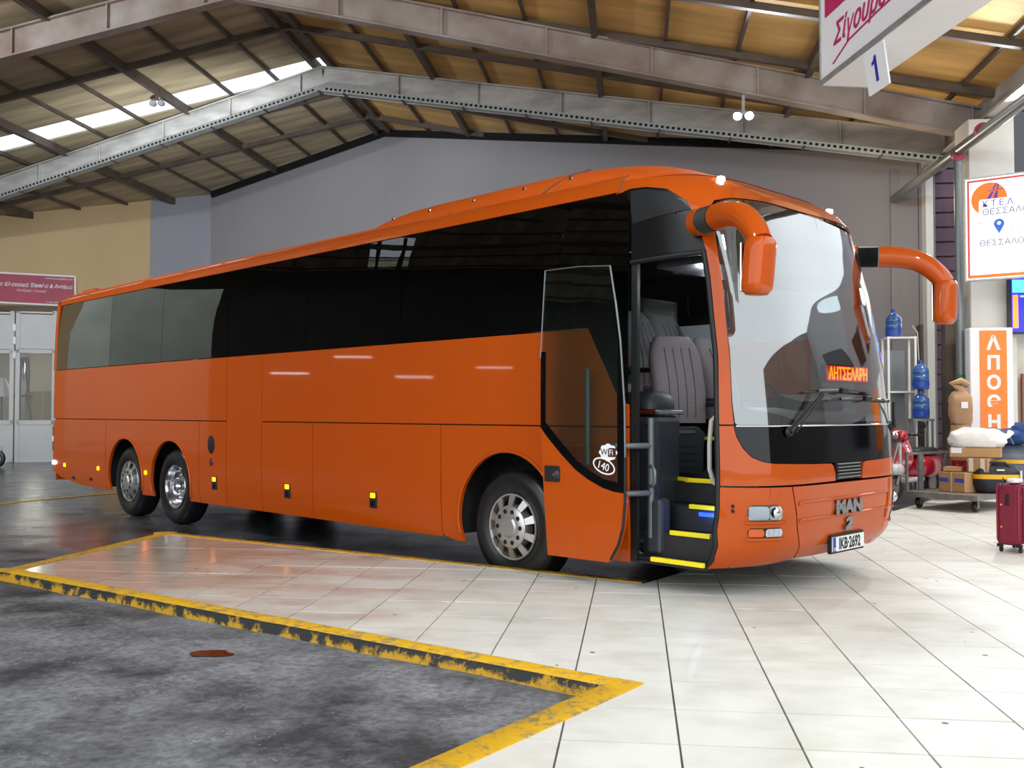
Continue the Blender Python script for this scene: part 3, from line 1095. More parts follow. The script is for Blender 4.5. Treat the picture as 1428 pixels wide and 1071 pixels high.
def panel(name, poly, m, fn=S, th=.028, off=0.0, du=.12, dz=.16, parent=bus, smooth=35, umin=-.2):
    """outline in skin coordinates -> curved sheet with thickness"""
    bm = bmesh.new()
    vs = [bm.verts.new((p[0], p[1], 0)) for p in poly]
    bm.faces.new(vs)
    us = [p[0] for p in poly]; zs = [p[1] for p in poly]
    cu = []
    if fn is S:
        q = max(min(us), -1.0)
        while q < max(us):
            cu.append(q); q += du
    q = min(us)
    while q < max(us):
        cu.append(q); q += 1.5
    for c in cu:
        if min(us) + .01 < c < max(us) - .01:
            bmesh.ops.bisect_plane(bm, geom=bm.verts[:] + bm.edges[:] + bm.faces[:], plane_co=(c, 0, 0), plane_no=(1, 0, 0))
    q = math.ceil(min(zs) / dz) * dz
    while q < max(zs) - .005:
        if q > min(zs) + .005:
            bmesh.ops.bisect_plane(bm, geom=bm.verts[:] + bm.edges[:] + bm.faces[:], plane_co=(0, q, 0), plane_no=(0, 1, 0))
        q += dz
    bmesh.ops.triangulate(bm, faces=[f for f in bm.faces if len(f.verts) > 4])
    bm.verts.index_update()
    mb = MB()
    V = [v.co.copy() for v in bm.verts]
    k = len(V)
    mb.v = [fn(v.x, v.y, off) for v in V] + [fn(v.x, v.y, off + th) for v in V]
    for f in bm.faces:
        ii = [v.index for v in f.verts]
        mb.f.append(tuple(ii))
        mb.f.append(tuple(i + k for i in reversed(ii)))
    for e in bm.edges:
        if len(e.link_faces) == 1:
            a, b = e.verts[0].index, e.verts[1].index
            mb.f.append((a, b, b + k, a + k))
    bm.free()
    return mb.build(name, m, parent, smooth)

def arc(cx, cz, r, a0, a1, n=20):
    return [(cx + r * math.cos(a0 + (a1 - a0) * i / n), cz + r * math.sin(a0 + (a1 - a0) * i / n)) for i in range(n + 1)]
G = .006
ZB, ZS, ZT, ZW = .355, 1.428, 2.235, 3.335         # skirt, seam, belt, window top
AR, AZ = .585, .56
def archpts(cx, r=AR, cz=AZ, zb=ZB):
    a = math.asin((zb - cz) / r)
    return arc(cx, cz, r, PI - a, a, 22)             # from the left foot over the top to the right foot
def rect(x0, x1, z0, z1):
    return [(x0, z0), (x1, z0), (x1, z1), (x0, z1)]
for fn, right in ((SX, True), (SXL, False)):
    nm = 'body_panel'
    low = [rect(-5.775 + G, -5.05 - G, ZB, ZS - G), rect(-5.05 + G, -4.20 - G, ZB, ZT), rect(-4.2 + G, -3.105 - G, ZB, ZS - G),
           rect(-3.105 + G, -.90 - G, ZB, ZS - G),
           [(-10.93, .56), (-10.6, .46), (-9.72, .37), (-8.77 - G, ZB), (-8.77 - G, ZS - G), (-10.84, ZS - G), (-10.93, ZS - .09)],
           [(-8.77 + G, ZB)] + archpts(-8.07) + archpts(-6.60) + [(-5.775 - G, ZB), (-5.775 - G, ZS - G), (-8.77 + G, ZS - G)],
           [(-.90 + G, ZB + .02), (-.72, ZB - .02)] + archpts(0, .64, .545, ZB - .02) + [(.655, ZB), (.655, ZS - G), (-.90 + G, ZS - G)]]
    if right:
        low += [rect(.665, 1.375, ZB, ZS - G)]
        up = [rect(-10.93, -5.05 - G, ZS + G, ZT), [(-4.2 + G, ZS + G), (1.375, ZS + G), (1.375, 1.60), (1.25, 1.70), (.95, ZT), (-4.2 + G, ZT)]]
    else:
        low += [rect(.665, 1.6, ZB, ZS - G)]
        up = [rect(-10.93, -5.05 - G, ZS + G, ZT), rect(-4.2 + G, 1.6, ZS + G, ZT)]
    for p in low + up:
        panel(nm, p, 'orange', fn)
    panel('roof_rail_panel', rect(-10.86, 1.25, ZW, 3.49), 'orange', fn, dz=.03, off=-.004)
    # window band: bonded tinted panes over a black frame line
    xs_ = [-10.84, -8.69, -6.92, -5.07, -3.28, -1.55]
    for a, b in zip(xs_, xs_[1:]):
        p = rect(a + .004, b - .004, ZT + .01, ZW - .01)
        if a < -10:
            p = [(-10.86, ZT + .01), (b - .004, ZT + .01), (b - .004, ZW - .01), (-10.72, ZW - .01), (-10.82, 2.9)]
        panel('window_pane', p, 'tint_rear' if a < -8.7 else 'tint', fn, th=.008)
    cv = [(.62, ZT + .01), (.60, 2.6), (.63, 3.0), (.70, 3.2), (.79, ZW - .01)]
    panel('window_pane', [(-1.546, ZT + .01)] + cv + [(-1.546, ZW - .01)], 'tint', fn, th=.008)
    if right:
        panel('window_pane', [(.628, ZT + .01), (.955, ZT + .01), (1.255, 1.71), (1.375, 1.61), (1.375, ZW - .01), (.798, ZW - .01), (.708, 3.2), (.638, 3.0), (.608, 2.6)], 'tint', fn, th=.008)
    else:
        panel('window_pane', [(.628, ZT + .01), (1.6, 1.9), (1.6, ZW - .01), (.798, ZW - .01), (.708, 3.2), (.638, 3.0), (.608, 2.6)], 'clear', fn, th=.008)

# seam moulding shadow line is the gap itself; dark liner behind the panels
for fn in (SX, SXL):
    for q in ([(-10.9, ZS - .03), (1.37, ZS - .03), (1.37, ZS + .03), (-10.9, ZS + .03)],):
        panel('seam_liner', q, 'dark', fn, th=.004, off=.030)
    for x in (-8.77, -5.775, -5.05, -4.2, -3.105, -.90):
        panel('joint_liner', rect(x - .03, x + .03, ZB + .03, ZT - .02 if x in (-5.05, -4.2) else ZS - .02), 'dark', fn, th=.004, off=.030)

# wheel arch lips
for cx, r, cz in ((-8.07, AR, AZ), (-6.6, AR, AZ), (0, .64, .545)):
    a = math.asin((ZB - cz) / r)
    pts = [(p[0], -(lerp_tab(WW, p[1]) + .004), p[1]) for p in arc(cx, cz, r + .012, PI - a - .1, a + .1, 26)]
    mb = MB(); mb.tube(pts, .016, 8); mb.build('arch_lip', 'orange', bus, 50)

# nose panels -----------------------------------------------------------
door_edge = [(.291, .374), (.24, .52), (.209, .675), (.215, .99), (.229, 1.45), (.27, 2.0), (.287, 2.32), (.31, 2.763), (.281, 3.096), (.248, 3.17), (.168, 3.29)]
def door_u(z):
    t = [(b, a) for a, b in door_edge]
    return lerp_tab(t, z)
ws_edge = [(.335, 1.47), (.333, 1.625), (.35, 2.0), (.378, 2.483), (.40, 2.9), (.414, 3.09)]
ws_low = [(.335, 1.428), (.349, 1.362), (.39, 1.28), (.449, 1.216), (.53, 1.182), (.624, 1.167), (1.0, 1.155), (1.38, 1.15)]
def mir(p):
    return [(2 * LQ - u, z) for u, z in reversed(p)]
SEAM = 1.0
vs_l = [(.79, SEAM - G), (.82, .85), (.86, .70), (.92, .56), (1.0, .43)]
for side in (0, 1):
    f = (lambda p: p) if side == 0 else mir
    # corner bumper
    de = [q for q in door_edge if q[1] < SEAM]
    bot = [(.291, .374), (.45, .385), (.60, .395), (.80, .405), (1.0 - G, .43)]
    pb = bot + [(u - G, z) for u, z in reversed(vs_l)] + [(.215, SEAM - G)] + list(reversed(de[1:]))
    if side == 1:
        pb = [(q[0] if q[0] > .25 else -.4, q[1]) for q in pb]
        pb = bot + [(u - G, z) for u, z in reversed(vs_l)] + [(-.4, SEAM - G), (-.4, .36)]
    panel('bumper_corner', f(pb), 'orange', dz=.07)
    # panel under the windscreen
    e0 = [(.229, 1.445), (.215, SEAM + G)] if side == 0 else [(-.4, 1.445), (-.4, SEAM + G)]
    pf = e0 + [(1.39, SEAM + .012), (1.385, 1.07), (1.36, 1.13), (1.33, 1.147)] + list(reversed(ws_low[:-1])) + [(.335, 1.445)]
    panel('front_panel', f(pf), 'orange', dz=.05, du=.06)
    # windscreen pillar
    if side == 0:
        pp_ = [(door_u(z), z) for z in (1.457, 1.7, 2.0, 2.32, 2.763, 2.95, 3.05)] + [(u, z) for u, z in reversed(ws_edge)]
        pp_[-1] = (.335, 1.457)
        panel('windscreen_pillar', f(pp_), 'orange')
    else:
        pp_ = [(-.35, 1.457), (-.35, 3.05), (.414, 3.09)] + [(u, z) for u, z in reversed(ws_edge[:-1])]
        pl_ = [(.10, 1.457), (.10, 3.05), (.414, 3.09)] + [(u, z) for u, z in reversed(ws_edge[:-1])]
        panel('windscreen_pillar', f(pl_), 'orange')
        panel('driver_window', f([(-.41, 1.457), (.09, 1.457), (.09, 3.2), (-.41, 3.2)]), 'clear', th=.008)
# hood flap
ph = [(1.0 + G, .435), (1.3, .425), (LQ, .425), (2 * LQ - 1.3, .425), (2 * LQ - 1.0 - G, .435)]
ph += [(2 * LQ - u - G, z) for u, z in reversed(vs_l[:-1])] + [(u + G, z) for u, z in vs_l[:-1]]
panel('hood_flap', ph, 'orange', dz=.06)
def ridge(pts, r, m, name, off=-.004, parent=bus):
    mb = MB(); mb.tube([S(u, z, off) for u, z in pts], r, 8); return mb.build(name, m, parent, 60)
def dens(pts, n=10):
    out = []
    for (a, b), (c, d) in zip(pts, pts[1:]):
        out += [(a + (c - a) * i / n, b + (d - b) * i / n) for i in range(n)]
    return out + [pts[-1]]
UC = LQ
ridge(dens([(.865, .855), (.875, .875), (2 * LQ - .905, .878), (2 * LQ - .885, .86), (2 * LQ - .90, .66)]), .011, 'orange', 'hood_ridge')
ridge(dens([(.885, .725), (.895, .742), (2 * LQ - .93, .745), (2 * LQ - .92, .728)]), .011, 'orange', 'hood_ridge')
# cantrail over door and windscreen, going round the nose
top_l = [(.456, 3.165), (.60, 3.19), (1.03, 3.203), (LQ, 3.20)]
pc = [(-.74, ZW - .02), (-.40, ZW), (-.117, 3.345), (.03, 3.335), (.168, 3.29), (.248, 3.17), (.276, 3.06), (.40, 3.10)] + top_l
pc += mir(top_l[:-1]) + [(2 * LQ - .40, 3.10), (2 * LQ - .276, 3.06), (2 * LQ + .74, ZW - .02), (2 * LQ + .74, 3.432), (-.74, 3.432)]
panel('front_cantrail', pc, 'orange', dz=.04, du=.08)
# windscreen, its black lower field and the black top line
wsg = list(reversed(ws_edge)) + [(.45, 1.452), (.8, 1.448), (LQ, 1.447)]
wsg = [(.418, 3.085)] + [(u + .006, z) for u, z in reversed(ws_edge[1:-1])] + [(.345, 1.47), (.36, 1.452), (.8, 1.45), (LQ, 1.45), (2 * LQ - .8, 1.45), (2 * LQ - .36, 1.452), (2 * LQ - .345, 1.47)] + [(2 * LQ - u - .006, z) for u, z in ws_edge[1:-1]] + [(2 * LQ - .418, 3.085)]
wsg += mir([(.47, 3.15), (.60, 3.178), (1.03, 3.19), (LQ, 3.188)]) + [(1.03, 3.19), (.60, 3.178), (.47, 3.15)]
panel('windscreen', wsg, 'wsglass', th=.008, off=.004)
lowf = [(.345, 1.44)] + [(u + .006, z + .004) for u, z in ws_low] + [(1.41, 1.02), (2 * LQ - 1.41, 1.02)] + mir([(u + .006, z + .004) for u, z in ws_low]) + [(2 * LQ - .345, 1.44), (2 * LQ - .8, 1.437), (LQ, 1.437), (.8, 1.437)]
panel('lower_screen', lowf, 'blackgloss', th=.02, off=.003, dz=.05, du=.06)
ridge(dens([(.35, 1.444), (.8, 1.444), (LQ, 1.444), (2 * LQ - .8, 1.444), (2 * LQ - .35, 1.444)]), .006, 'chrome', 'screen_moulding', off=0)
# grille slats in the middle notch
for i in range(5):
    z = 1.035 + i * .026
    ridge([(1.43 + i * .0, z), (LQ, z), (2 * LQ - 1.43, z)], .0055, 'steelrail', 'grille_slat', off=-.002)
# filler cap door, screws
panel('tow_cover', rect(.585, .655, .925, .985), 'orange', th=.004, off=-.003)
for z in (.859, .823):
    mb = MB(); p = S(.308, z, -.003); mb.lathe([(0, .006), (.012, .006), (.014, 0)], 12, 'y', p); mb.build('black_plug', 'black', bus, 40)
# lamps
def lampset(side):
    f = (lambda p: p) if side == 0 else mir
    def rr(u0, u1, z0, z1, r=.03):
        return [(u0 + r, z0), (u1 - r, z0), (u1, z0 + r), (u1, z1 - r * 2), (u1 - r * 1.5, z1), (u0 + r, z1), (u0, z1 - r), (u0, z0 + r)]
    h = panel('headlamp', f(rr(.415, .69, .752, .866)), 'black', th=.01, off=-.002, du=.05)
    panel('reflector', f(rr(.422, .575, .760, .858, .012)), 'lens', th=.004, off=-.008, parent=h, du=.05)
    panel('reflector', f(rr(.58, .682, .760, .858, .012)), 'alloy', th=.004, off=-.008, parent=h, du=.05)
    c = S(f([(.632, .81)])[0][0], .81, -.012)
    mb = MB(); mb.lathe([(.0, .02), (.02, .018), (.034, .008), (.042, 0)], 20, 'x', c, sgn=1); mb.build('bulb_cup', 'chrome', h, 50)
    panel('lamp_cover', f(rr(.416, .688, .754, .864)), 'clear', th=.003, off=-.016, parent=h, du=.05)
    g_ = panel('fog_lamp', f(rr(.430, .715, .628, .698, .02)), 'black', th=.01, off=-.002, du=.05)
    panel('indicator_lens', f(rr(.436, .555, .634, .692, .012)), 'amber_off', th=.006, off=-.009, parent=g_, du=.05)
    panel('fog_reflector', f(rr(.565, .708, .634, .692, .012)), 'lens', th=.006, off=-.009, parent=g_, du=.05)
    for k in range(3):
        panel('lens_rib', f(rect(.59 + k * .04, .598 + k * .04, .638, .688)), 'alloy', th=.004, off=-.012, parent=g_)
    ridge(dens(f([(.40, .738), (.45, .737), (.70, .737), (.735, .745)]), 6), .010, 'orange', 'lamp_ridge')
    ridge(dens(f([(.42, .615), (.45, .613), (.72, .613), (.745, .62)]), 6), .010, 'orange', 'lamp_ridge')
lampset(0)
lampset(1)
# number plate
xpl = 2.585
mb = MB(); mb.box((xpl - .02, 0.0, .515), (.03, .55, .145)); mb.build('plate_holder', 'black', bus)
npl = MB().box((xpl, 0, .515), (.012, .52, .112)).build('number_plate', 'plate', bus)
MB().box((xpl + .004, -.238, .515), (.008, .042, .110)).build('blue_band', 'eu', npl)
text('IKB\u00b72692', .122, 'ink', (xpl + .0065, .015, .474), (0, 1, 0), (0, 0, 1), npl, 'plate_number', .001, align='CENTER', sx=.80, bold=.004)
text('GR', .03, 'signwhite', (xpl + .0085, -.255, .47), (0, 1, 0), (0, 0, 1), npl, 'country_letters', .001)
# maker's lettering and emblem in chrome
text('MAN', .135, 'darkchrome', (2.606, -.03, .758), (0, 1, 0), (0, 0, 1), bus, 'chrome_letters', .01, align='CENTER', sx=1.45, bold=.009)
em = [(-.06, 0), (.055, 0), (.055, .025), (.02, .03), (.045, .055), (.06, .10), (.055, .118), (-.01, .118), (-.06, .09), (-.035, .075), (-.0, .085), (.01, .075), (-.02, .05), (-.055, .03)]
MB().prism(em, lambda a, b: (2.597, a, .615 + b * .85), lambda a, b: (2.575, a, .615 + b * .85)).build('lion_emblem', 'darkchrome', bus)

# roof --------------------------------------------------------------------
mb = MB()
secs = []
for x in [-10.92, -10.85, -10.5] + [-10 + .5 * i for i in range(19)]:
    k = 1.0 if x > -10.6 else (.985 if x > -10.9 else .94)
    rg = []
    for i in range(21):
        t = PI * i / 20
        yy = -1.10 * math.cos(t)
        rg.append((x, yy * k, 3.487 + .10 * math.sin(t) ** .8 - (1 - k) * .8))
    secs.append(rg)
mb.loft(secs, closed=False)
mb.build('roof_skin', 'orange_wet', bus, 60)
# raised fairing that runs from mid roof into the domed front
ZF = [(3.425, 1.172, 1.943, -2.735), (3.46, 1.142, 1.85, -2.72), (3.49, 1.10, 1.765, -2.70), (3.53, 1.058, 1.655, -2.66), (3.58, 1.0, 1.535, -2.58), (3.63, .94, 1.415, -2.45), (3.68, .86, 1.29, -2.25), (3.72, .77, 1.17, -1.9), (3.755, .64, 1.01, -1.4), (3.785, .46, .83, -.8), (3.80, .25, .66, -.3), (3.803, .05, .5, 0)]
rings = []
for z, w, xf, xr in ZF:
    rg = []
    N = 48
    q_ = sstep(3.44, 3.76, z)
    D1 = min(.6 + .5 * q_, (xf - xr) / 2)
    e1 = .40 + .30 * sstep(3.43, 3.60, z)
    D2 = min(.5, (xf - xr) / 2)
    for i in range(N + 1):
        a = PI * i / N
        c_, s2 = math.cos(a), math.sin(a)
        rg.append((xf - D1 + D1 * s2, -math.copysign(abs(c_) ** e1, c_) * w, z))
    k0 = len(rg)
    for i in range(1, 24):
        a = PI * i / 24
        c_, s2 = math.cos(a), math.sin(a)
        rg.append((xr + D2 - D2 * s2, math.copysign(abs(c_) ** .62, c_) * (w - (.012 if z < 3.5 else 0)), z))
    rings.append(rg)
mb = MB()
mb.loft(rings)
mb.build('roof_fairing', 'orange_wet', bus, 50)
ridge_pts = [(x, -.985, 3.601) for x in (-2.3, -1.5, -.5)]
for i, x in enumerate((-2.05, -1.45, -.78, -.08, .50)):
    mb = MB(); mb.lathe([(0, .012), (.016, .011), (.022, 0)], 12, 'y', (x, -.965, 3.615)); mb.build('fairing_bolt', 'chrome', bus, 50)
mb = MB(); mb.tube([(.28, -1.10, 3.495), (.33, -1.02, 3.57), (.42, -.90, 3.665), (.50, -.70, 3.742)], .007, 6); mb.build('fairing_joint', 'darksteel', bus)
mb = MB(); mb.tube([SX(1.25, z, -.002) for z in (ZW, 3.38, 3.43, 3.47, 3.49)], .006, 6); mb.build('cantrail_joint', 'darksteel', bus)
mb = MB(); mb.tube([S(.275, 3.075, -.004), S(.33, 3.085, -.004), S(.41, 3.105, -.004)], .014, 6); mb.build('pillar_joint', 'black', bus)
for y in (-.92, .95):
    p = S(u_of_y(y), 3.37, -.01)
    mb = MB(); mb.lathe([(0, .05), (.02, .045), (.028, .02), (.03, 0)], 12, 'x', p, sgn=1); mb.build('marker_lamp', 'whitelamp', bus, 40)
# rear end
mb = MB()
mb.box((-10.935, 0, 1.9), (.03, 2.44, 3.0))
mb.build('rear_wall', 'orange', bus)
panel('rear_corner_post', rect(-10.97, -10.85, 2.24, ZW), 'orange', SX)
MB().box((-10.6, 0, 3.60), (.5, 1.7, .05)).build('roof_spoiler', 'orange', bus, bevel=.01)
panel('tail_lamp', [(-10.965, .90), (-10.90, .90), (-10.90, 1.30), (-10.965, 1.30)], 'redlens', SX, th=.04, off=-.004)
panel('tail_reflector', rect(-10.962, -10.905, 1.05, 1.14), 'signwhite', SX, th=.01, off=-.008)
p = SX(-10.87, .695, -.01); MB().box(p, (.09, .03, .06)).build('side_lamp', 'whitelamp', bus, bevel=.008)
# side lamps and flaps
for x, z in ((-10.42, .668), (-9.05, .671), (-7.37, .679)):
    p = SX(x, z, -.004)
    MB().box(p, (.06, .016, .055)).build('side_marker_lamp', 'amber', bus, bevel=.006)
for x, z in ((-10.05, .478), (-9.34, .49)):
    MB().box(SX(x, z, -.001), (.11, .01, .045)).build('black_plug', 'black', bus, bevel=.004)
for x in (-5.35, -3.62, -1.975):
    b = MB().box(SX(x, .635, -.003), (.125, .014, .165)).build('flap_lock', 'black', bus, bevel=.008)
    MB().box(SX(x, .682, -.012), (.075, .010, .05)).build('marker_lens', 'amber', b, bevel=.005)
    MB().box(SX(x, .60, -.011), (.07, .008, .06)).build('lock_handle', 'blackgloss', b, bevel=.004)
mb = MB(); mb.lathe([(0, .006), (.085, .006), (.095, 0)], 24, 'y', SX(-5.44, 1.125, -.002)); o = mb.build('filler_cap', 'black', bus, 40)
o.data.transform(Matrix.Translation((-5.44, 0, 1.125)) @ Matrix.Diagonal((1.0, 1, 1.25, 1)) @ Matrix.Translation((5.44, 0, -1.125)))
mb = MB(); mb.lathe([(0, .010), (.03, .010), (.05, .006), (.055, 0)], 18, 'y', SX(-5.44, .905, -.002)); mb.build('key_lock', 'redlens', bus, 40)

# running gear -----------------------------------------------------------
TYRE = [(.285, -.13), (.30, -.005), (.335, .012), (.40, .022), (.455, .016), (.495, -.006), (.515, -.04), (.518, -.10), (.518, -.19), (.512, -.25), (.48, -.275), (.30, -.26), (.285, -.2)]
def wheel(x, y, sgn, kind):
    c = (x, y, .518)
    w = MB().lathe([(.0, -.15), (.20, -.15), (.255, -.14), (.275, -.06), (.290, -.012), (.300, .002), (.296, .012), (.283, .010), (.272, -.02), (.262, -.09), (.0, -.10)], 48, 'y', c, sgn).build('wheel', 'silver' if kind != 'dish' else 'alloy', bus, 40)
    MB().lathe(TYRE, 56, 'y', c, sgn).build('tyre', 'tyre', w, 40)
    grooves = MB()
    for d in (-.085, -.13, -.175):
        grooves.lathe([(.5185, d - .006), (.520, d - .006), (.520, d + .006), (.5185, d + .006)], 48, 'y', c, sgn)
    grooves.build('tread_groove', 'dark', w)
    if kind == 'cover':
        MB().lathe([(0, -.085), (.25, -.085), (.262, -.07)], 40, 'y', c, sgn).build('inner_disc', 'dark', w, 40)
        for k in range(10):
            sp = MB()
            a = 2 * PI * (k + .5) / 10
            q = Matrix.Rotation(-sgn * a if False else a, 3, 'Y')
            for r0, r1, d0, d1, hw in ((.19, .282, .035, .004, .030),):
                vs = []
                for r_, d_, h_ in ((r0, d0, hw * .9), (r1, d1, hw * 1.25)):
                    for zz in (-h_, h_):
                        for th in (0, -.02):
                            v = q @ Vector((r_, 0, zz))
                            vs.append((c[0] + v.x, c[1] + sgn * (d_ + th), c[2] + v.z))
                sp.add(vs, [(0, 2, 6, 4), (1, 5, 7, 3), (0, 4, 5, 1), (2, 3, 7, 6), (0, 1, 3, 2), (4, 6, 7, 5)])
            sp.build('cover_spoke', 'silver', w)
        MB().lathe([(.0, .062), (.085, .062), (.092, .055), (.105, .055), (.175, .052), (.192, .04), (.20, .0), (.20, -.05)], 40, 'y', c, sgn).build('hub_cover', 'silver', w, 35)
        MB().lathe([(.0, .066), (.075, .066), (.08, .062)], 32, 'y', c, sgn).build('centre_cap', 'silver', w, 35)
        h = MB()
        for k in range(10):
            a = 2 * PI * k / 10
            h.lathe([(0, .057), (.021, .057), (.021, .05)], 12, 'y', (c[0] + .143 * math.cos(a), c[1], c[2] + .143 * math.sin(a)), sgn)
        h.build('bolt_holes', 'dark', w, 40)
    else:
        MB().lathe([(0, .02), (.05, .015), (.075, -.01), (.085, -.10)], 32, 'y', c, sgn).build('hub_cone', 'chrome', w, 40)
        h = MB()
        for k in range(10):
            a = 2 * PI * k / 10
            h.lathe([(0, -.075), (.014, -.075), (.014, -.10)], 8, 'y', (c[0] + .165 * math.cos(a), c[1], c[2] + .165 * math.sin(a)), sgn)
        h.build('wheel_nuts', 'alloy', w, 40)
for x, kind in ((0, 'cover'), (-6.6, 'dish'), (-8.07, 'cover')):
    wheel(x, -1.195, -1, kind)
    wheel(x, 1.195, 1, kind)
# underbody, decks and inner lining
ub = MB()
ub.box((-5.0, 0, .72), (11.6, 1.7, .62))
ub.box((-3.3, 0, .44), (4.9, 2.34, .06))
ub.box((-9.8, 0, .62), (2.0, 2.3, .14))
ub.box((1.0, .2, .52), (1.0, 1.9, .20))
ub.box((1.75, .45, .55), (.9, 1.5, .14))
ub.build('underbody', 'dark', bus)
for cx, w_ in ((-7.33, 2.75), (0, 1.36)):
    wl_ = MB()
    wl_.box((cx, -.80, .80), (w_, .03, .9)); wl_.box((cx, .80, .80), (w_, .03, .9))
    wl_.box((cx, 0, 1.235), (w_, 2.46, .03))
    for sx2 in (-1, 1):
        wl_.box((cx + sx2 * w_ / 2, -1.0, .82), (.03, .42, .84)); wl_.box((cx + sx2 * w_ / 2, 1.0, .82), (.03, .42, .84))
    wl_.build('wheel_housing', 'dark', bus)
MB().box((-4.9, 0, 1.30), (11.9, 2.42, .05)).build('passenger_deck', 'plastic2', bus)
MB().box((-4.6, 0, 3.42), (12.0, 2.1, .05)).build('inner_ceiling', 'plastic2', bus)
MB().box((-4.6, -.0, 3.0), (11.6, .02, .02)).build('ceiling_wire', 'dark', bus)
for sgn in (-1, 1):
    MB().box((-4.9, sgn * .95, 3.05), (10.6, .5, .22)).build('luggage_rack', 'plastic2', bus, bevel=.04)

# cab, entrance and door -------------------------------------------------
# driver's floor and dashboard
MB().box((1.55, .42, 1.0), (1.45, 1.55, .05)).build('cab_floor', 'step', bus)
mb = MB()
prof = [(1.72, 1.0), (1.72, 1.42), (1.80, 1.56), (1.95, 1.585), (2.30, 1.52), (2.44, 1.47), (2.44, 1.0)]
mb.prism(prof, lambda x, z: (x, -.50, z), lambda x, z: (x, 1.14, z))
mb.build('dashboard', 'plastic2', bus, 30)
MB().prism([(1.62, 1.50), (1.62, 1.60), (1.85, 1.70), (2.06, 1.64), (2.06, 1.5)], lambda x, z: (x, .18, z), lambda x, z: (x, .98, z)).build('instrument_binnacle', 'plastic2', bus, 30)
a = MB(); a.tube([(1.45 + .05 * math.cos(t), .58 + .23 * math.cos(t), 1.62 + .20 * math.sin(t)) for t in [2 * PI * k / 24 for k in range(25)]], .017, 8)
a.build('steering_wheel', 'black', bus, 50)
# windscreen shade and roller box
MB().prism([(1.95, 3.00), (1.95, 3.16), (2.12, 3.16), (2.17, 3.02)], lambda x, z: (x, -.95, z), lambda x, z: (x, .95, z)).build('shade_box', 'plastic2', bus)
# destination board behind the glass
bd = MB(); c0 = Vector((2.30, .04, 1.745)); c1 = Vector((2.30, .73, 1.745))
MB().box((2.33, .47, 1.87), (.05, .74, .15)).build('board_case', 'plastic2', bus)
led = MB().box((2.36, .47, 1.87), (.012, .72, .128)).build('destination_board', 'ledred', bus)
text('\u0391\u0397\u03a4\u03a3\u0395\u039b\u0391\u03a1\u0397', .142, 'led', (2.368, .13, 1.820), (0, 1, 0), (0, 0, 1), led, 'led_letters', .001, sx=.80, bold=.002)
# seats -------------------------------------------------------------------
def seat(x, y, z, rz, m, parent, name='coach_seat', vents=False, h=.78):
    t = bpy.data.objects.new(name, None)
    COL.objects.link(t)
    t.parent = parent
    t.location = (x, y, z)
    t.rotation_euler = (0, 0, rz)
    rings = []
    for i in range(13):
        s2 = i / 12
        w = .245 - .02 * abs(s2 - .35) - (.07 * ((s2 - .72) / .28) ** 2 if s2 > .72 else 0)
        d = .075 + .02 * math.sin(s2 * PI)
        xx = -.10 - .16 * s2 + .03 * math.sin(s2 * PI * 1.3)
        rg = []
        for k in range(20):
            a_ = 2 * PI * k / 20
            cx_, sy_ = math.cos(a_), math.sin(a_)
            rg.append((xx + d * math.copysign(abs(cx_) ** .6, cx_) * (1 if s2 < .95 else .7), w * math.copysign(abs(sy_) ** .5, sy_), .45 + h * s2))
        rings.append(rg)
    MB().loft(rings).build('backrest', m, t, 60)
    st = MB()
    for yy in (-.12, -.04, .04, .12):
        st.tube([(-.10 - .16 * s2 + .03 * math.sin(s2 * PI * 1.3) + .075 + .02 * math.sin(s2 * PI) - .001, yy, .45 + h * s2) for s2 in [.06 + .8 * i / 10 for i in range(11)]], .005, 5)
    st.build('seam_piping', 'plastic', t)
    if vents:
        b = MB(); b.prism([(-.17, -.005), (-.19, .36), (-.12, .42), (.12, .42), (.19, .36), (.17, -.005)], lambda a2, z2: (.02, a2, z2), lambda a2, z2: (-.22, a2, z2)); b.build('seat_box', 'plastic', t, bevel=.012)
        v = MB()
        for i in range(4):
            v.box((.024, 0, .06 + .062 * i), (.012, .18, .008))
        v.build('box_slats', 'plastic2', t)
        MB().box((.026, 0, .37), (.02, .18, .03)).build('pull_handle', 'steelrail', t, bevel=.005)
    else:
        MB().box((.12, 0, .40), (.48, .47, .15)).build('cushion', m, t, bevel=.04)
        MB().box((.05, 0, .16), (.34, .36, .33)).build('seat_base', 'plastic2', t)
    for yy in (-.27, .27):
        MB().box((.02, yy, .62), (.34, .04, .05)).build('armrest', 'plastic', t, bevel=.012)
    return t
seat(1.20, -.26, 1.00, -.55, 'fabric', bus, 'crew_seat', True)
seat(1.12, .62, 1.03, 0, 'fabric', bus, 'driver_seat')
for x in (.35, -.45, -1.25):
    for y in (-.92, -.42, .42, .92):
        seat(x, y, 1.33, 0, 'fabric2' if x < 0 else 'fabric', bus, 'passenger_seat')
# pale curtain and panel on the driver's side that shows through the entrance
MB().box((.30, 1.17, 2.0), (.5, .03, .9)).build('side_curtain', 'curtain', bus)
MB().box((.55, .25, 2.35), (.04, .55, .55)).build('screen_panel', 'clear', bus, bevel=.01)
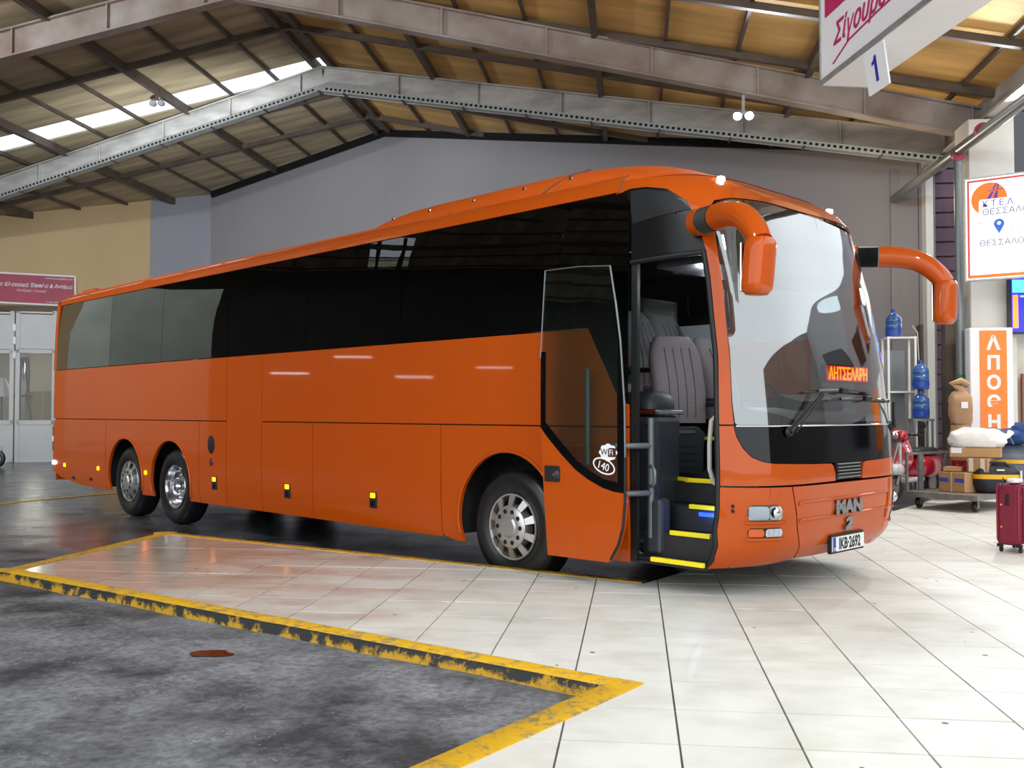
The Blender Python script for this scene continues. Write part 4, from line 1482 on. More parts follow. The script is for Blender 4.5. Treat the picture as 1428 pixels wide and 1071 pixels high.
# steps -----------------------------------------------------------------
st = MB()
st.box((1.71, -1.0, .385), (.68, .46, .05))
st.box((1.80, -.90, .49), (.80, .42, .22))
st.box((1.80, -.72, .70), (.80, .40, .20))
st.box((1.80, -.55, .89), (.84, .34, .18))
st.build('steps', 'step', bus, bevel=.01)
def nosing(x0, x1, y, z):
    MB().box(((x0 + x1) / 2, y, z), (x1 - x0, .035, .035)).build('step_nosing', 'yellowstrip', bus, bevel=.004)
nosing(1.585, 2.07, -1.245, .405)
nosing(1.67, 2.04, -1.11, .605)
nosing(1.72, 2.00, -.92, .80)
nosing(1.58, 1.86, -.72, .99)
q = MB().box((1.475, -.68, .99), (.22, .035, .035), rz=-.35); q.build('step_nosing', 'yellowstrip', bus)
MB().box((1.30, .05, 1.31), (.6, .03, .03)).build('step_nosing', 'yellowstrip', bus)
MB().box((1.93, -.925, .745), (.24, .012, .03)).build('step_light', 'bluelight', bus)
lamp('POINT', 'step_glow', (1.93, -1.0, .74), 1.2, (.1, .2, 1), .02, parent=bus)
lamp('POINT', 'cab_glow', (1.2, .2, 2.6), 5, (.8, .88, 1), .08, parent=bus)
lamp('POINT', 'entrance_lamp', (1.75, -.75, 2.6), 6, (.9, .94, 1), .06, parent=bus)
# entrance pods: cabinet behind the step well and side shields
MB().prism([(1.0, .46), (1.43, .46), (1.43, 1.52), (1.0, 1.52)], lambda x, z: (x, -.98, z), lambda x, z: (x, -.62, z)).build('entrance_cabinet', 'plastic', bus, bevel=.05)
cabt = MB(); rings = []
for i in range(9):
    t = i / 8
    rings.append([(1.20 + .21 * (1 - .5 * t * t) * math.copysign(abs(math.cos(a_)) ** .6, math.cos(a_)), -.80 + .20 * (1 - .5 * t * t) * math.copysign(abs(math.sin(a_)) ** .6, math.sin(a_)), 1.57 + .15 * math.sin(t * PI / 2)) for a_ in [2 * PI * k / 24 for k in range(24)]])
cabt.loft(rings); cabt.build('cabinet_lid', 'plastic2', bus, 50)
MB().box((1.215, -.80, 1.545), (.45, .385, .035)).build('chrome_strip', 'chrome', bus, bevel=.006)
MB().lathe([(0, .012), (.018, .010), (.022, 0)], 14, 'y', (1.36, -.985, 1.44)).build('lock_button', 'chrome', bus, 40)
MB().prism([(1.45, .42), (1.60, .42), (1.60, .86), (1.45, .86)], lambda x, z: (x, -1.14, z), lambda x, z: (x, -1.0, z)).build('door_gear_cover', 'plastic', bus, bevel=.03)
# handrails
def rail(pts, r, m, name='handrail', par=bus):
    mb = MB(); mb.tube(pts, r, 10); return mb.build(name, m, par, 50)
rail([(2.10, -1.06, 1.50), (2.10, -1.10, 1.53), (2.07, -1.14, 1.48), (2.06, -1.15, 1.3), (2.06, -1.15, 1.12), (2.08, -1.13, 1.02), (2.12, -1.08, .98)], .018, 'handrail')
rail([(1.49, -1.12, .55), (1.49, -1.12, 1.50)], .028, 'steelrail', 'door_shaft')
for z in (1.28, .905):
    rail([(1.49, -1.12, z), (1.47, -1.22, z), (1.40, -1.36, z), (1.33, -1.44, z)], .024, 'steelrail', 'swing_arm')
rail([(1.50, -1.15, 1.12), (1.55, -1.18, 1.12), (1.58, -1.19, 1.08), (1.58, -1.19, 1.0), (1.55, -1.18, .96), (1.50, -1.15, .96)], .014, 'steelrail', 'grip_handle')
# door frame in black rubber
fr = MB(); pts = [(u, z) for u, z in door_edge if z < 2.8]
fr.tube([S(u - .02, z, .02) for u, z in dens(pts, 4)], .024, 8)
fr.build('door_seal', 'black', bus, 50)
MB().prism([(1.38, .37), (1.44, .37), (1.44, 3.30), (1.38, 3.30)], lambda x, z: SX(x, z, .0), lambda x, z: SX(x, z, .035)).build('door_post', 'black', bus)
MB().box((1.71, -1.20, .392), (.62, .06, .03)).build('door_sill', 'black', bus)
rail([S(-.53, 2.745, .02), S(-.2, 2.75, .02), S(.1, 2.755, .02), S(.30, 2.76, .02)], .022, 'black', 'door_header')
# dark glazed field over the door with its air grille
hp = [(-.50, 2.765), (-.1, 2.77), (.312, 2.775), (.285, 3.09), (.25, 3.165), (.166, 3.285), (.03, 3.332), (-.117, 3.342), (-.42, 3.33)]
M['headerpanel'] = mat('black_header_panel', (9, 9, 10), .3, spec=.25)
hg = panel('header_panel', hp, 'headerpanel', th=.008, off=.004)
panel('vent_field', [(-.43, 3.05), (.255, 3.10), (.215, 3.17), (.13, 3.27), (.0, 3.318), (-.12, 3.325), (-.40, 3.315)], mat('vent_plastic', (26, 27, 29), .5, spec=.3), th=.004, off=.0, parent=hg)
panel('header_backing', [(-.50, 2.76), (.33, 2.76), (.32, 3.10), (.2, 3.32), (-.5, 3.34)], 'dark', th=.01, off=.06)
MB().box((1.75, .1, 2.95), (.5, 2.3, .5)).build('shade_cabinet', 'plastic2', bus)
for i in range(13):
    u = -.30 + i * .035
    zt = 3.24 - .005 * i - (max(0, i - 8) ** 2) * .006
    panel('air_slot', rect(u, u + .016, 3.11, zt), 'black', th=.006, off=-.003, parent=hg, du=.01)
# open door leaf, swung out and back parallel to the side
leaf = bpy.data.objects.new('door_leaf', None)
COL.objects.link(leaf); leaf.parent = bus
LY = -1.46
def DL(x, z, off=0.0):
    bul = .02 * (1 - ((z - 1.4) / 1.2) ** 2)
    return (x, LY - bul - .02 * (x - .6) + off + .04 * max(0, z - 2.0) ** 1.5, z)
edge = [(1.37, .40), (1.45, .52), (1.50, .66), (1.525, .86), (1.53, 1.2), (1.525, 1.6), (1.48, 2.1), (1.42, 2.4), (1.345, 2.70)]
gl_low = [(.615, 1.42), (.70, 1.335), (.85, 1.205), (1.0, 1.09), (1.15, 1.01), (1.30, .955), (1.42, .93), (1.525, .925)]
lp = [(.685, .365), (1.34, .375)] + edge[:4] + [(1.525, .92)] + [(x, z - .004) for x, z in reversed(gl_low[:-1])]
panel('leaf_skin', lp, 'orange', DL, th=.04, parent=leaf)
gp = [(x, z) for x, z in gl_low] + edge[4:] + [(.625, 2.735), (.612, 2.0)]
panel('leaf_glass', [(.665, 1.46), (.74, 1.395), (.88, 1.27), (1.02, 1.155), (1.17, 1.075), (1.31, 1.02), (1.45, 1.0), (1.45, 2.1), (1.40, 2.4), (1.335, 2.70), (.63, 2.735), (.63, 2.0)], 'doorglass', DL, th=.008, off=.004, parent=leaf)
# black screen print border of the leaf glass
panel('glass_border', gl_low + [(1.53, 1.2), (1.45, 1.2), (1.45, 1.0), (1.31, 1.02), (1.17, 1.075), (1.02, 1.155), (.88, 1.27), (.74, 1.395), (.665, 1.46), (.665, 2.05), (.612, 2.05)], 'blackgloss', DL, th=.012, off=.002, parent=leaf)
panel('glass_border', [(1.45, 1.2), (1.53, 1.2), (1.525, 1.6), (1.48, 2.1), (1.42, 2.4), (1.345, 2.70), (1.335, 2.70), (1.40, 2.4), (1.45, 2.1)], 'blackgloss', DL, th=.012, off=.002, parent=leaf)
mb = MB(); mb.tube([DL(x, z, .0) for x, z in [(.625, 2.735), (1.0, 2.73), (1.345, 2.70)]], .005, 6); mb.tube([DL(x, z, 0) for x, z in [(.612, 2.0), (.625, 2.735)]], .006, 6); mb.tube([DL(x, z, .0) for x, z in edge[4:]], .008, 6)
mb.build('glass_edge', 'steelrail', leaf)
mb = MB(); mb.tube([DL(x, z, .0) for x, z in edge[:5]], .011, 6); mb.build('leaf_seal', 'black', leaf)
dh = MB().box(DL(.755, 1.04, -.006), (.17, .014, .13)).build('door_handle', 'black', leaf, bevel=.015)
MB().lathe([(0, .022), (.012, .022), (.03, .012), (.042, 0)], 20, 'y', DL(.795, 1.035, -.012)).build('lock_barrel', 'plastic2', dh, 40)
MB().lathe([(0, .008), (.010, .008), (.011, 0)], 12, 'y', DL(.795, 1.035, -.034)).build('key_slot', 'chrome', dh, 40)
# inside rail of the leaf seen through its glass
rail([DL(1.02, 1.12, .14), DL(1.02, 1.9, .14)], .022, 'steelrail', 'leaf_rail', leaf)
# stickers on the leaf glass
def oval(cx, cz, rx, rz, n=28):
    return [(cx + rx * math.cos(2 * PI * k / n), cz + rz * math.sin(2 * PI * k / n)) for k in range(n)]
o1 = oval(1.315, 1.125, .118, .062)
o2 = oval(1.315, 1.125, .104, .050)
mb = MB()
k = len(o1)
tl = -.28
def DLs(x, z):
    p = DL(1.315 + (x - 1.315) * math.cos(tl) - (z - 1.125) * math.sin(tl), 1.125 + (x - 1.315) * math.sin(tl) + (z - 1.125) * math.cos(tl), -.002)
    return p
mb.v = [DLs(*p) for p in o1] + [DLs(*p) for p in o2]
mb.f = [(i, (i + 1) % k, (i + 1) % k + k, i + k) for i in range(k)]
stk = mb.build('number_sticker', 'sticker', leaf)
px0 = Vector(DLs(1.245, 1.095)); rx_ = Vector(DLs(1.4, 1.095)) - px0; ux_ = Vector(DLs(1.245, 1.2)) - px0
text('140', .085, 'sticker', px0 + Vector((0, -.001, 0)), rx_, ux_, stk, 'sticker_number', .0008)
wf = []
for k in range(40):
    a_ = 2 * PI * k / 40
    r_ = 1 + .07 * math.cos(8 * a_)
    wf.append((1.36 + .088 * r_ * math.cos(a_), 1.232 + .066 * r_ * math.sin(a_)))
mb = MB().prism(wf, lambda x, z: DL(x, z, -.004), lambda x, z: DL(x, z, -.001))
wfs = mb.build('wireless_sticker', 'sticker', leaf)
dk = [(1.362, 1.198), (1.43, 1.198), (1.44, 1.21), (1.44, 1.258), (1.43, 1.268), (1.375, 1.268), (1.362, 1.255)]
MB().prism(dk, lambda x, z: DL(x, z, -.0065), lambda x, z: DL(x, z, -.004)).build('dark_badge', 'stickerdark', wfs)
text('Wi', .07, 'stickerdark', DL(1.285, 1.212, -.006), (1, -.02, 0), (0, 0, 1), wfs, 'sticker_text', .0008)
text('Fi', .065, 'sticker', DL(1.373, 1.211, -.0085), (1, -.02, 0), (0, 0, 1), wfs, 'sticker_text', .0008)
# mirrors ------------------------------------------------------------------
def mirror(s):
    base = Vector((2.06, s * 1.235, 3.0))
    TT = [(-.04, 2.985), (.12, 2.98), (.27, 2.975), (.42, 2.97), (.56, 2.955), (.70, 2.925), (.83, 2.865), (.94, 2.78), (1.0, 2.705)]
    pts = [(2.03 + .72 * t, 1.215 + .345 * t, z) for t, z in TT]
    # smooth
    P = []
    for i in range(len(pts) - 1):
        for k in range(4):
            t = k / 4
            p0 = Vector(pts[max(0, i - 1)]); p1 = Vector(pts[i]); p2 = Vector(pts[i + 1]); p3 = Vector(pts[min(len(pts) - 1, i + 2)])
            P.append(.5 * ((2 * p1) + (p2 - p0) * t + (2 * p0 - 5 * p1 + 4 * p2 - p3) * t * t + (3 * p1 - p0 - 3 * p2 + p3) * t ** 3))
    P.append(Vector(pts[-1]))
    P = [Vector((p.x, s * p.y, p.z)) for p in P]
    n1, n2 = 3, 9
    a = MB(); a.tube(P[0:n1 + 1], [.105] * (n1 + 1), 16); arm = a.build('mirror_arm', 'orange', bus, 60)
    mb = MB()
    rr = []
    pp2 = []
    for i in range(n1, n2 + 1):
        pp2.append(P[i]); rr.append(.092 if (i % 2) else .100)
    fine_p, fine_r = [], []
    for i in range(len(pp2) - 1):
        for k in range(4):
            t = k / 4
            fine_p.append(pp2[i].lerp(pp2[i + 1], t)); fine_r.append(.100 if k % 2 else .090)
    mb.tube(fine_p, fine_r, 16); mb.build('rubber_bellows', 'black', arm, 30)
    mb = MB(); q = P[n2:]
    mb.tube(q, [.098 + .004 * math.sin(i) * 0 - .012 * (i / len(q)) for i in range(len(q))], 16); mb.build('arm_shell', 'orange', arm, 60)
    # housing: rounded box with the mirror glass on its rear face
    hz_ = []
    for i in range(11):
        t = i / 10
        z = 2.725 - .385 * t
        k_ = 1 - .32 * max(0, (t - .86) / .14) ** 2 - .18 * max(0, (.1 - t) / .1) ** 2
        ring = []
        for m_ in range(24):
            a_ = 2 * PI * m_ / 24
            cx_, sy_ = math.cos(a_), math.sin(a_)
            ring.append((2.765 - .03 * t + .085 * k_ * math.copysign(abs(cx_) ** .6, cx_), s * (1.565 + .02 * t) + .115 * k_ * math.copysign(abs(sy_) ** .6, sy_), z))
        hz_.append(ring)
    hs = MB().loft(hz_).build('mirror_housing', 'orange', bus, 60)
    MB().box((2.665, s * 1.575, 2.53), (.02, .19, .34)).build('mirror_glass', 'chrome', hs, bevel=.02)
mirror(-1)
mirror(1)
# wipers -----------------------------------------------------------------
def wiper(ub, ue, u0, u1, zb, ze):
    o = .045
    base = Vector(S(ub, zb, -.03)); el = Vector(S(ue, ze, -.06))
    w = MB(); w.tube([base, base.lerp(el, .25), el], [.022, .016, .010], 8); arm = w.build('wiper_arm', 'black', bus, 50)
    b2 = Vector(S(ub + .06, zb - .005, -.03)); MB().tube([b2, el + Vector((0, .03, -.01))], .006, 6).build('wiper_link', 'black', arm)
    MB().lathe([(0, .03), (.03, .025), (.04, 0)], 16, 'x', S(ub, zb, -.004), sgn=1).build('wiper_spindle', 'black', arm, 40)
    pts = [S(u0 + (u1 - u0) * i / 12, ze + .02 - .03 * abs(i / 12 - .45), -.012) for i in range(13)]
    mb = MB(); mb.tube(pts, .009, 6); mb.build('wiper_blade', 'black', arm, 50)
    pts = [S(u0 + (u1 - u0) * i / 12, ze + .03 - .03 * abs(i / 12 - .45), -.032) for i in range(2, 12)]
    mb = MB(); mb.tube(pts, .012, 6); mb.build('blade_spine', 'blackgloss', arm, 50)
    MB().box(S((u0 + u1) / 2 + .03, ze + .028, -.04), (.05, .09, .045)).build('blade_joint', 'black', arm, bevel=.01)
wiper(.77, 1.18, .98, 2.05, 1.40, 1.69)
wiper(2.62, 2.42, 1.30, 2.50, 1.42, 1.63)

# ------------------------------------------------------------------ shop front on the far left
shop = thing('shop_doors', 'white metal shop front doors with glass panes under the crimson board', 'shop front', tuple(on_shop(40, 647)))
SO = Vector(shop.location)
DS = Vector((.494, 0, 0)); DS = Vector((1, .494, 0)).normalized()
def shp(px, py, d=0):
    return on_shop(px, py, .06 + d) - SO
def spanel(px0, py0, px1, py1, d0, d1):
    a, b = shp(px0, py0), shp(px1, py1)
    pl = [Vector((a.x, a.y, b.z)), Vector((b.x, b.y, b.z)), Vector((b.x, b.y, a.z)), Vector((a.x, a.y, a.z))]
    f = -NL
    mb = MB()
    mb.v = [tuple(p + f * d1) for p in pl] + [tuple(p + f * d0) for p in pl]
    mb.f = [(0, 1, 2, 3), (7, 6, 5, 4), (0, 4, 5, 1), (1, 5, 6, 2), (2, 6, 7, 3), (3, 7, 4, 0)]
    return mb
spanel(-160, 421, 140, 433, .0, .09).build('lintel', 'darksteel', shop)
leaves_x = [(-150, -96), (-92, -38), (-34, 18), (23, 77), (81, 132)]
for a, b in leaves_x:
    d = spanel(a + 3, 438, b - 3, 487, .02, .045).build('door', 'whiteframe', shop)
    spanel(a + 3, 592, b - 3, 644, .02, .045).build('lower_panel', 'whiteframe', d)
    for q in ((a, 434, a + 3, 647), (b - 3, 434, b, 647), (a, 434, b, 438), (a, 487, b, 493), (a, 586, b, 592), (a, 644, b, 647)):
        spanel(*q, .03, .075).build('frame_bar', 'whiteframe', d)
    spanel(a + 3, 493, b - 3, 586, .07, .074).build('glass_pane', 'shopglass', d)
for y in (452, 490, 470):
    q = spanel(18.5, y, 22.5, y + 10, .02, .11); q.build('hinge', 'galv', shop)
# things on show behind the panes
ch = thing('display_chair', 'dark carved wooden chair with mauve seat in the shop window', 'chair', tuple(on_shop(36, 592, -.9)))
mb = MB()
p = [on_shop(*q, -.9) - Vector(ch.location) for q in ((27, 592), (27, 530), (31, 500), (38, 498), (39, 530), (39, 552), (44, 592))]
mb.tube([p[0], p[1]], .045, 6); mb.tube([p[1], p[2], p[3], p[4]], .06, 6); mb.tube([p[4], p[5]], .045, 6); mb.tube([p[5], p[6]], .025, 6)
mb.build('chair_frame', 'chairwood', ch, 50)
for k in range(3):
    a = p[1].lerp(p[4], .2 + .3 * k)
    b = p[2].lerp(p[3], .2 + .3 * k)
    m2 = MB(); m2.bar(a, b, .07, .03); m2.build('back_slat', 'chairwood', ch)
a, b = p[5] + (p[0] - p[0]), p[5]
m2 = MB(); m2.box(((p[0].x + p[6].x) / 2, (p[0].y + p[6].y) / 2 - .15, p[5].z), (.40, .40, .07)); m2.build('seat', 'chairseat', ch, bevel=.02)
bl = thing('furniture_bale', 'cream wrapped furniture bale behind the shop pane', 'bale', tuple(on_shop(60, 644, -1.3)))
MB().box((0, 0, 1.1), (1.0, .5, 2.2), rz=.46).build('wrapped_bale', 'cream', bl, bevel=.03)
m2 = MB(); m2.box((.12, -.24, 1.1), (.05, .04, 2.2), rz=.46); m2.build('bale_strap', 'kraft', bl)
ls = thing('lamp_shade', 'pale fabric lamp shade behind the leftmost shop pane', 'lamp', tuple(on_shop(2, 590, -.9)))
MB().lathe([(.10, 1.35), (.34, .80), (.33, .79), (.09, 1.34)], 24, 'z').build('shade', 'shadewhite', ls, 40)
MB().lathe([(.12, .02), (.03, .06), (.03, .8)], 16, 'z').build('stand', 'chairwood', ls, 40)
# crimson board above the doors
sb = thing('shop_board', 'crimson shop board with white Greek lettering on the beige wall', 'sign', tuple(on_shop(40, 405)))
BO = Vector(sb.location)
tl_, tr_, bl_, br_ = [on_shop(*q, .10) - BO for q in ((-150, 372.5), (105, 386), (-150, 414.5), (105, 427))]
mb = MB(); f = -NL
mb.v = [tuple(q) for q in (bl_, br_, tr_, tl_)] + [tuple(q - f * .08) for q in (bl_, br_, tr_, tl_)]
mb.f = [(0, 1, 2, 3), (7, 6, 5, 4), (0, 4, 5, 1), (1, 5, 6, 2), (2, 6, 7, 3), (3, 7, 4, 0)]
mb.build('board', 'crimson', sb)
mb = MB()
for a, b in ((bl_, br_), (br_, tr_), (tr_, tl_), (tl_, bl_)):
    mb.bar(a + f * .01, b + f * .01, .05, .05)
mb.build('board_frame', 'white', sb)
rgt = (tr_ - tl_).normalized()
def btxt(s, px, py, h, shear=.25, m='signwhite', sx=1, bold=.0):
    o = on_shop(px, py, .105) - BO
    return text(s, h, m, o, rgt, (0, 0, 1), sb, 'lettering', .004, shear, 'RIGHT', sx, bold)
btxt('\u03a7\u03b5\u03b9\u03c1\u03bf\u03c0\u03bf\u03af\u03b7\u03c4\u03b1 \u039a\u03bb\u03b1\u03c3\u03c3\u03b9\u03ba\u03ac \u0388\u03c0\u03b9\u03c0\u03bb\u03b1 & \u0391\u03bd\u03c4\u03af\u03ba\u03b5\u03c2', 101, 403, .155, sx=.90, bold=.003)
btxt('\u03a7\u03bf\u03bd\u03b4\u03c1\u03b9\u03ba\u03ae / \u039b\u03b9\u03b1\u03bd\u03b9\u03ba\u03ae', 64, 408, .10, sx=.9)
btxt('www.mousesgallery.com', 102, 391, .085, 0, sx=.9)
btxt('\u03a3. \u039a\u039f\u039b\u03a9\u039d\u0399\u0391\u03a3 & \u03a5\u0399\u039f\u0399 \u039f.\u0395.', 100, 424, .06, 0)

# ------------------------------------------------------------------ passenger side buildings
mb = MB()
mb.box((6.31, 20.95, 3.5), (1.06, .12, 7.0))
sh_wall = struct(mb.build('wall_right', 'maroon'))
for k in range(23):
    z = .35 + k * .30
    if z > 6.8: break
    mb = MB(); mb.box((6.30, 20.86, z), (.84, .05, .262)); mb.build('shutter_slat', 'maroon', sh_wall)
mb = MB(); mb.box((5.91, 20.7, 3.4), (.14, .3, 6.8)); struct(mb.build('trim_7', 'white'))
mb = MB(); mb.box((5.55, 21.25, 3.3), (.53, .4, 6.5)); struct(mb.build('wall_pier', 'wall_grey'))
# white plastered column and the dark window beside it
mb = MB()
mb.box((5.88, 17.35, 3.2), (.73, .65, 6.4))
mb.box((5.70, 17.01, 3.2), (.35, .03, 6.4))
colm = struct(mb.build('wall_column', 'col_white'))
mb = MB(); mb.box((7.8, 17.55, 2.1), (3.1, .3, 4.2)); struct(mb.build('wall_front', 'col_white'))
mb = MB(); mb.box((7.8, 17.6, 5.4), (3.1, .2, 2.8)); w2 = struct(mb.build('window_2', 'windowdark'))
for xx in (6.33, 7.4, 8.6):
    mb = MB(); mb.box((xx, 17.46, 5.4), (.06, .07, 2.8)); mb.build('window_bar', 'galv', w2)
for zz in (4.2, 5.3, 6.7):
    mb = MB(); mb.box((7.8, 17.46, zz), (3.0, .07, .06)); mb.build('window_bar', 'galv', w2)
mb = MB(); mb.box((9.4, 17.5, 3.4), (.2, .4, 6.8)); mb.box((19.4, 17.8, 4.2), (20, .3, 8.4)); struct(mb.build('wall_yard', 'wall_grey'))
mb = MB(); mb.box((11.6, 17.6, 2.3), (2.6, .1, 1.7)); struct(mb.build('window_3', 'signwhite'))
for i_, (xx, zz) in enumerate(((11.2, 5.6), (14.4, 5.6), (17.6, 5.6), (20.8, 5.6), (20.4, 2.3))):
    mb = MB(); mb.box((xx, 17.62, zz), (1.9, .1, 1.5)); mb.box((xx, 17.58, zz), (.06, .06, 1.5)); struct(mb.build('window_%d' % (5 + i_), 'windowdark'))
mb = MB(); mb.box((15.6, 17.6, 2.2), (3.0, .1, 1.8)); struct(mb.build('window_4', 'sign_orange' if False else 'signorange'))
# red timber door edge by the display
mb = MB(); mb.box((6.49, 17.22, 1.3), (.22, .09, 1.75)); struct(mb.build('door_1', mat('brown_door', (150, 92, 62), .6)))
mb = MB(); mb.box((5.30, 17.40, 1.9), (.2, .24, 3.5)); struct(mb.build('trim_8', 'darksteel'))

# route sign: white lit board with red border
ks = thing('route_sign', 'large white route map board with red border on the white column', 'sign', (5.157, 16.048, 0))
kr = Vector((.877, -.48, 0)).normalized()
kn = Vector((-kr.y, kr.x, 0)); kn = -kn if kn.y > 0 else kn
def K(u, z, d=0):
    return kr * (u * HK) + Vector((0, 0, CAM_H + (z - CAM_H) * HK)) + kn * d
def kbox(u0, u1, z0, z1, d0, d1):
    mb = MB()
    mb.v = [K(u, z, d) for d in (d1, d0) for u, z in ((u0, z0), (u1, z0), (u1, z1), (u0, z1))]
    mb.f = [(0, 1, 2, 3), (7, 6, 5, 4), (0, 4, 5, 1), (1, 5, 6, 2), (2, 6, 7, 3), (3, 7, 4, 0)]
    return mb
kbox(-.02, 2.3, 3.27, 4.64, -.10, -.005).build('sign_case', 'galv', ks)
kbox(0, 2.28, 3.29, 4.62, -.005, 0).build('sign_face', 'signlit', ks)
mb = MB()
for q in ((.02, 2.26, 4.575, 4.60), (.02, .045, 3.33, 4.60)):
    b_ = kbox(*q, 0, .004); mb.add(b_.v, b_.f)
mb.build('red_border', 'signred', ks)
kbox(.02, 2.26, 3.305, 3.345, 0, .004).build('orange_border', 'signorange', ks)
# emblem: orange disc with a road running into it, bottom right corner cut away
cx_, cz_, rr_ = .285, 4.335, .215
poly = [(cx_ + rr_ * math.cos(t), cz_ + rr_ * math.sin(t)) for t in [-.02 + (PI + 1.02) * i / 36 for i in range(37)]]
poly = [(cx_ + rr_ * math.cos(t), cz_ + rr_ * math.sin(t)) for t in [0 + (PI * 1.30) * i / 40 for i in range(41)]] + [(cx_ - rr_ * .58, cz_ - .03), (cx_ - rr_ * .5, cz_)]
em = MB().prism(poly, lambda u, z: K(u, z, .004), lambda u, z: K(u, z, 0)).build('orange_disc', 'signorange', ks)
mb = MB()
for q in ([(.255, 4.335), (.30, 4.335), (.345, 4.43), (.318, 4.43)], [(.335, 4.335), (.385, 4.335), (.392, 4.43), (.368, 4.43)],
          [(.325, 4.455), (.347, 4.455), (.382, 4.535), (.37, 4.54)], [(.375, 4.455), (.395, 4.455), (.405, 4.52), (.392, 4.53)], [(.27, 4.438), (.46, 4.447), (.46, 4.455), (.27, 4.446)]):
    mb.prism(q, lambda u, z: K(u, z, .008), lambda u, z: K(u, z, .003))
mb.build('road_mark', 'logoblue', em)
def ktx(s, u, z, h, m='greytext', sx=1, bold=0):
    return text(s, h * HK, m, K(u, z, .004), kr, (0, 0, 1), ks, 'lettering', .001, 0, 'LEFT', sx, bold)
ktx('\u039a.\u03a4.\u0395.\u039b.', .20, 4.235, .115, 'logoblue')
ktx('\u0398\u0395\u03a3\u03a3\u0391\u039b\u039f\u039d\u0399\u039a\u0397\u03a3 \u0391.\u0395.', .20, 4.125, .115, sx=1.0)
ktx('\u0398\u0395\u03a3\u03a3\u0391\u039b\u039f\u039d\u0399\u039a\u0397', .16, 3.72, .105, sx=1.05)
pin = [(.40 + .062 * math.cos(t), 4.0 + .062 * math.sin(t)) for t in [-.5 + (PI + 1.0) * i / 20 for i in range(21)]] + [(.40, 3.87)]
pn = MB().prism(pin, lambda u, z: K(u, z, .005), lambda u, z: K(u, z, 0)).build('map_pin', 'pinblue', ks)
MB().prism([(.40 + .026 * math.cos(2 * PI * i / 16), 4.005 + .026 * math.sin(2 * PI * i / 16)) for i in range(16)], lambda u, z: K(u, z, .008), lambda u, z: K(u, z, .004)).build('pin_hole', 'signwhite', pn)
mb = MB(); mb.tube([K(.05, 4.03, .003), K(.32, 4.02, .003)], .003, 4); mb.tube([K(.5, 3.95, .003), K(.7, 3.9, .003), K(1.0, 3.9, .003)], .003, 4); mb.build('route_line', 'greytext', ks)
mb = MB(); mb.tube([K(.86, 3.69, .003), K(.875, 3.62, .003), K(.92, 3.61, .003), K(.935, 3.55, .003)], .012, 5); mb.lathe([(0, .01), (.016, .0)], 8, 'y', K(.86, 3.725, .003)); mb.build('seat_symbol', 'logoblue', ks)
# storeroom sign with its orange band
ap = thing('store_sign', 'tall white box sign with orange band reading vertically', 'sign', (5.664, 16.52, 0))
MB().box((.01, .13, 1.962), (.66, .26, 1.86)).build('sign_box', 'signwhite', ap, bevel=.018)
MB().box((.035, -.006, 1.985), (.407, .012, 1.72)).build('orange_band', 'signorange', ap)
for i, chx in enumerate('\u0391\u03a0\u039f\u0398\u0397'):
    text(chx, .29, 'signwhite', (.035, -.0135, 2.545 - .316 * i), (1, 0, 0), (0, 0, 1), ap, 'letter', .002, 0, 'CENTER', 1.0, .012)
MB().box((.01, .36, 2.0), (.4, .2, .5)).build('wall_fixing', 'col_white', ap)
# arrivals screens
tv = thing('timetable_screen', 'wall timetable screen glowing blue at the right edge', 'screen', (6.66, 16.85, 0))
MB().box((0.000, 0.059, 3.284), (1.180, 0.094, 0.944)).build('screen_case', 'plastic2', tv)
MB().box((0.000, 0.000, 3.284), (1.109, 0.014, 0.873)).build('screen_blue', 'screenblue', tv)
MB().box((0.000, -0.012, 3.591), (1.086, 0.009, 0.212)).build('screen_header', 'screencyan', tv)
MB().box((-0.496, -0.012, 3.178), (0.083, 0.009, 0.543)).build('screen_column', 'screenorange', tv)
MB().box((0.059, -0.012, 3.425), (0.968, 0.009, 0.035)).build('screen_line', 'signwhite', tv)
MB().box((0.059, -0.014, 3.201), (0.708, 0.009, 0.236)).build('screen_block', 'screencyan', tv)
MB().box((0.000, 0.142, 3.284), (0.236, 0.165, 0.236)).build('wall_bracket', 'darksteel', tv)

# hanging bay sign, upper right
hs = thing('bay_sign', 'white hanging bay sign box with magenta Greek print', 'sign', (1.374, 7.38, 0))
hd = Vector((.356, -1.466, 0)).normalized(); hn = Vector((.92, .42, 0)); hn = Vector((-hd.y, hd.x, 0)); hn = hn if hn.x > 0 else -hn
HB, HT, HL, HWd = 3.95, 5.05, 3.4, .35
def Hp(u, z, d=0):
    return hd * u + hn * d + Vector((0, 0, z))
def hbox(u0, u1, z0, z1, d0, d1):
    mb = MB()
    mb.v = [Hp(u, z, d) for d in (d0, d1) for u, z in ((u0, z0), (u1, z0), (u1, z1), (u0, z1))]
    mb.f = [(0, 1, 2, 3), (7, 6, 5, 4), (0, 4, 5, 1), (1, 5, 6, 2), (2, 6, 7, 3), (3, 7, 4, 0)]
    return mb
hbox(0, HL, HB, HT, 0, HWd).build('sign_box', 'signwhite', hs)
hbox(-.006, HL, HB - .004, HB + .035, -.012, 0).build('edge_rail', 'galv', hs)
hbox(-.012, 0, HB, HT, -.012, .02).build('edge_rail', 'galv', hs)
hbox(-.012, 0, HB - .006, HB + .02, 0, HWd).build('edge_rail', 'galv', hs)
hbox(.075, 2.9, 4.42, 4.95, -.006, 0).build('magenta_block', 'magenta', hs)
text('\u03a0\u03c1\u03bf\u03b3\u03c1\u03ac\u03bc\u03bc\u03b1\u03c4\u03b1', .26, 'signwhite', Hp(.17, 4.53, -.008), hd, (0, 0, 1), hs, 'lettering', .002, 0, 'LEFT', .8, .006)
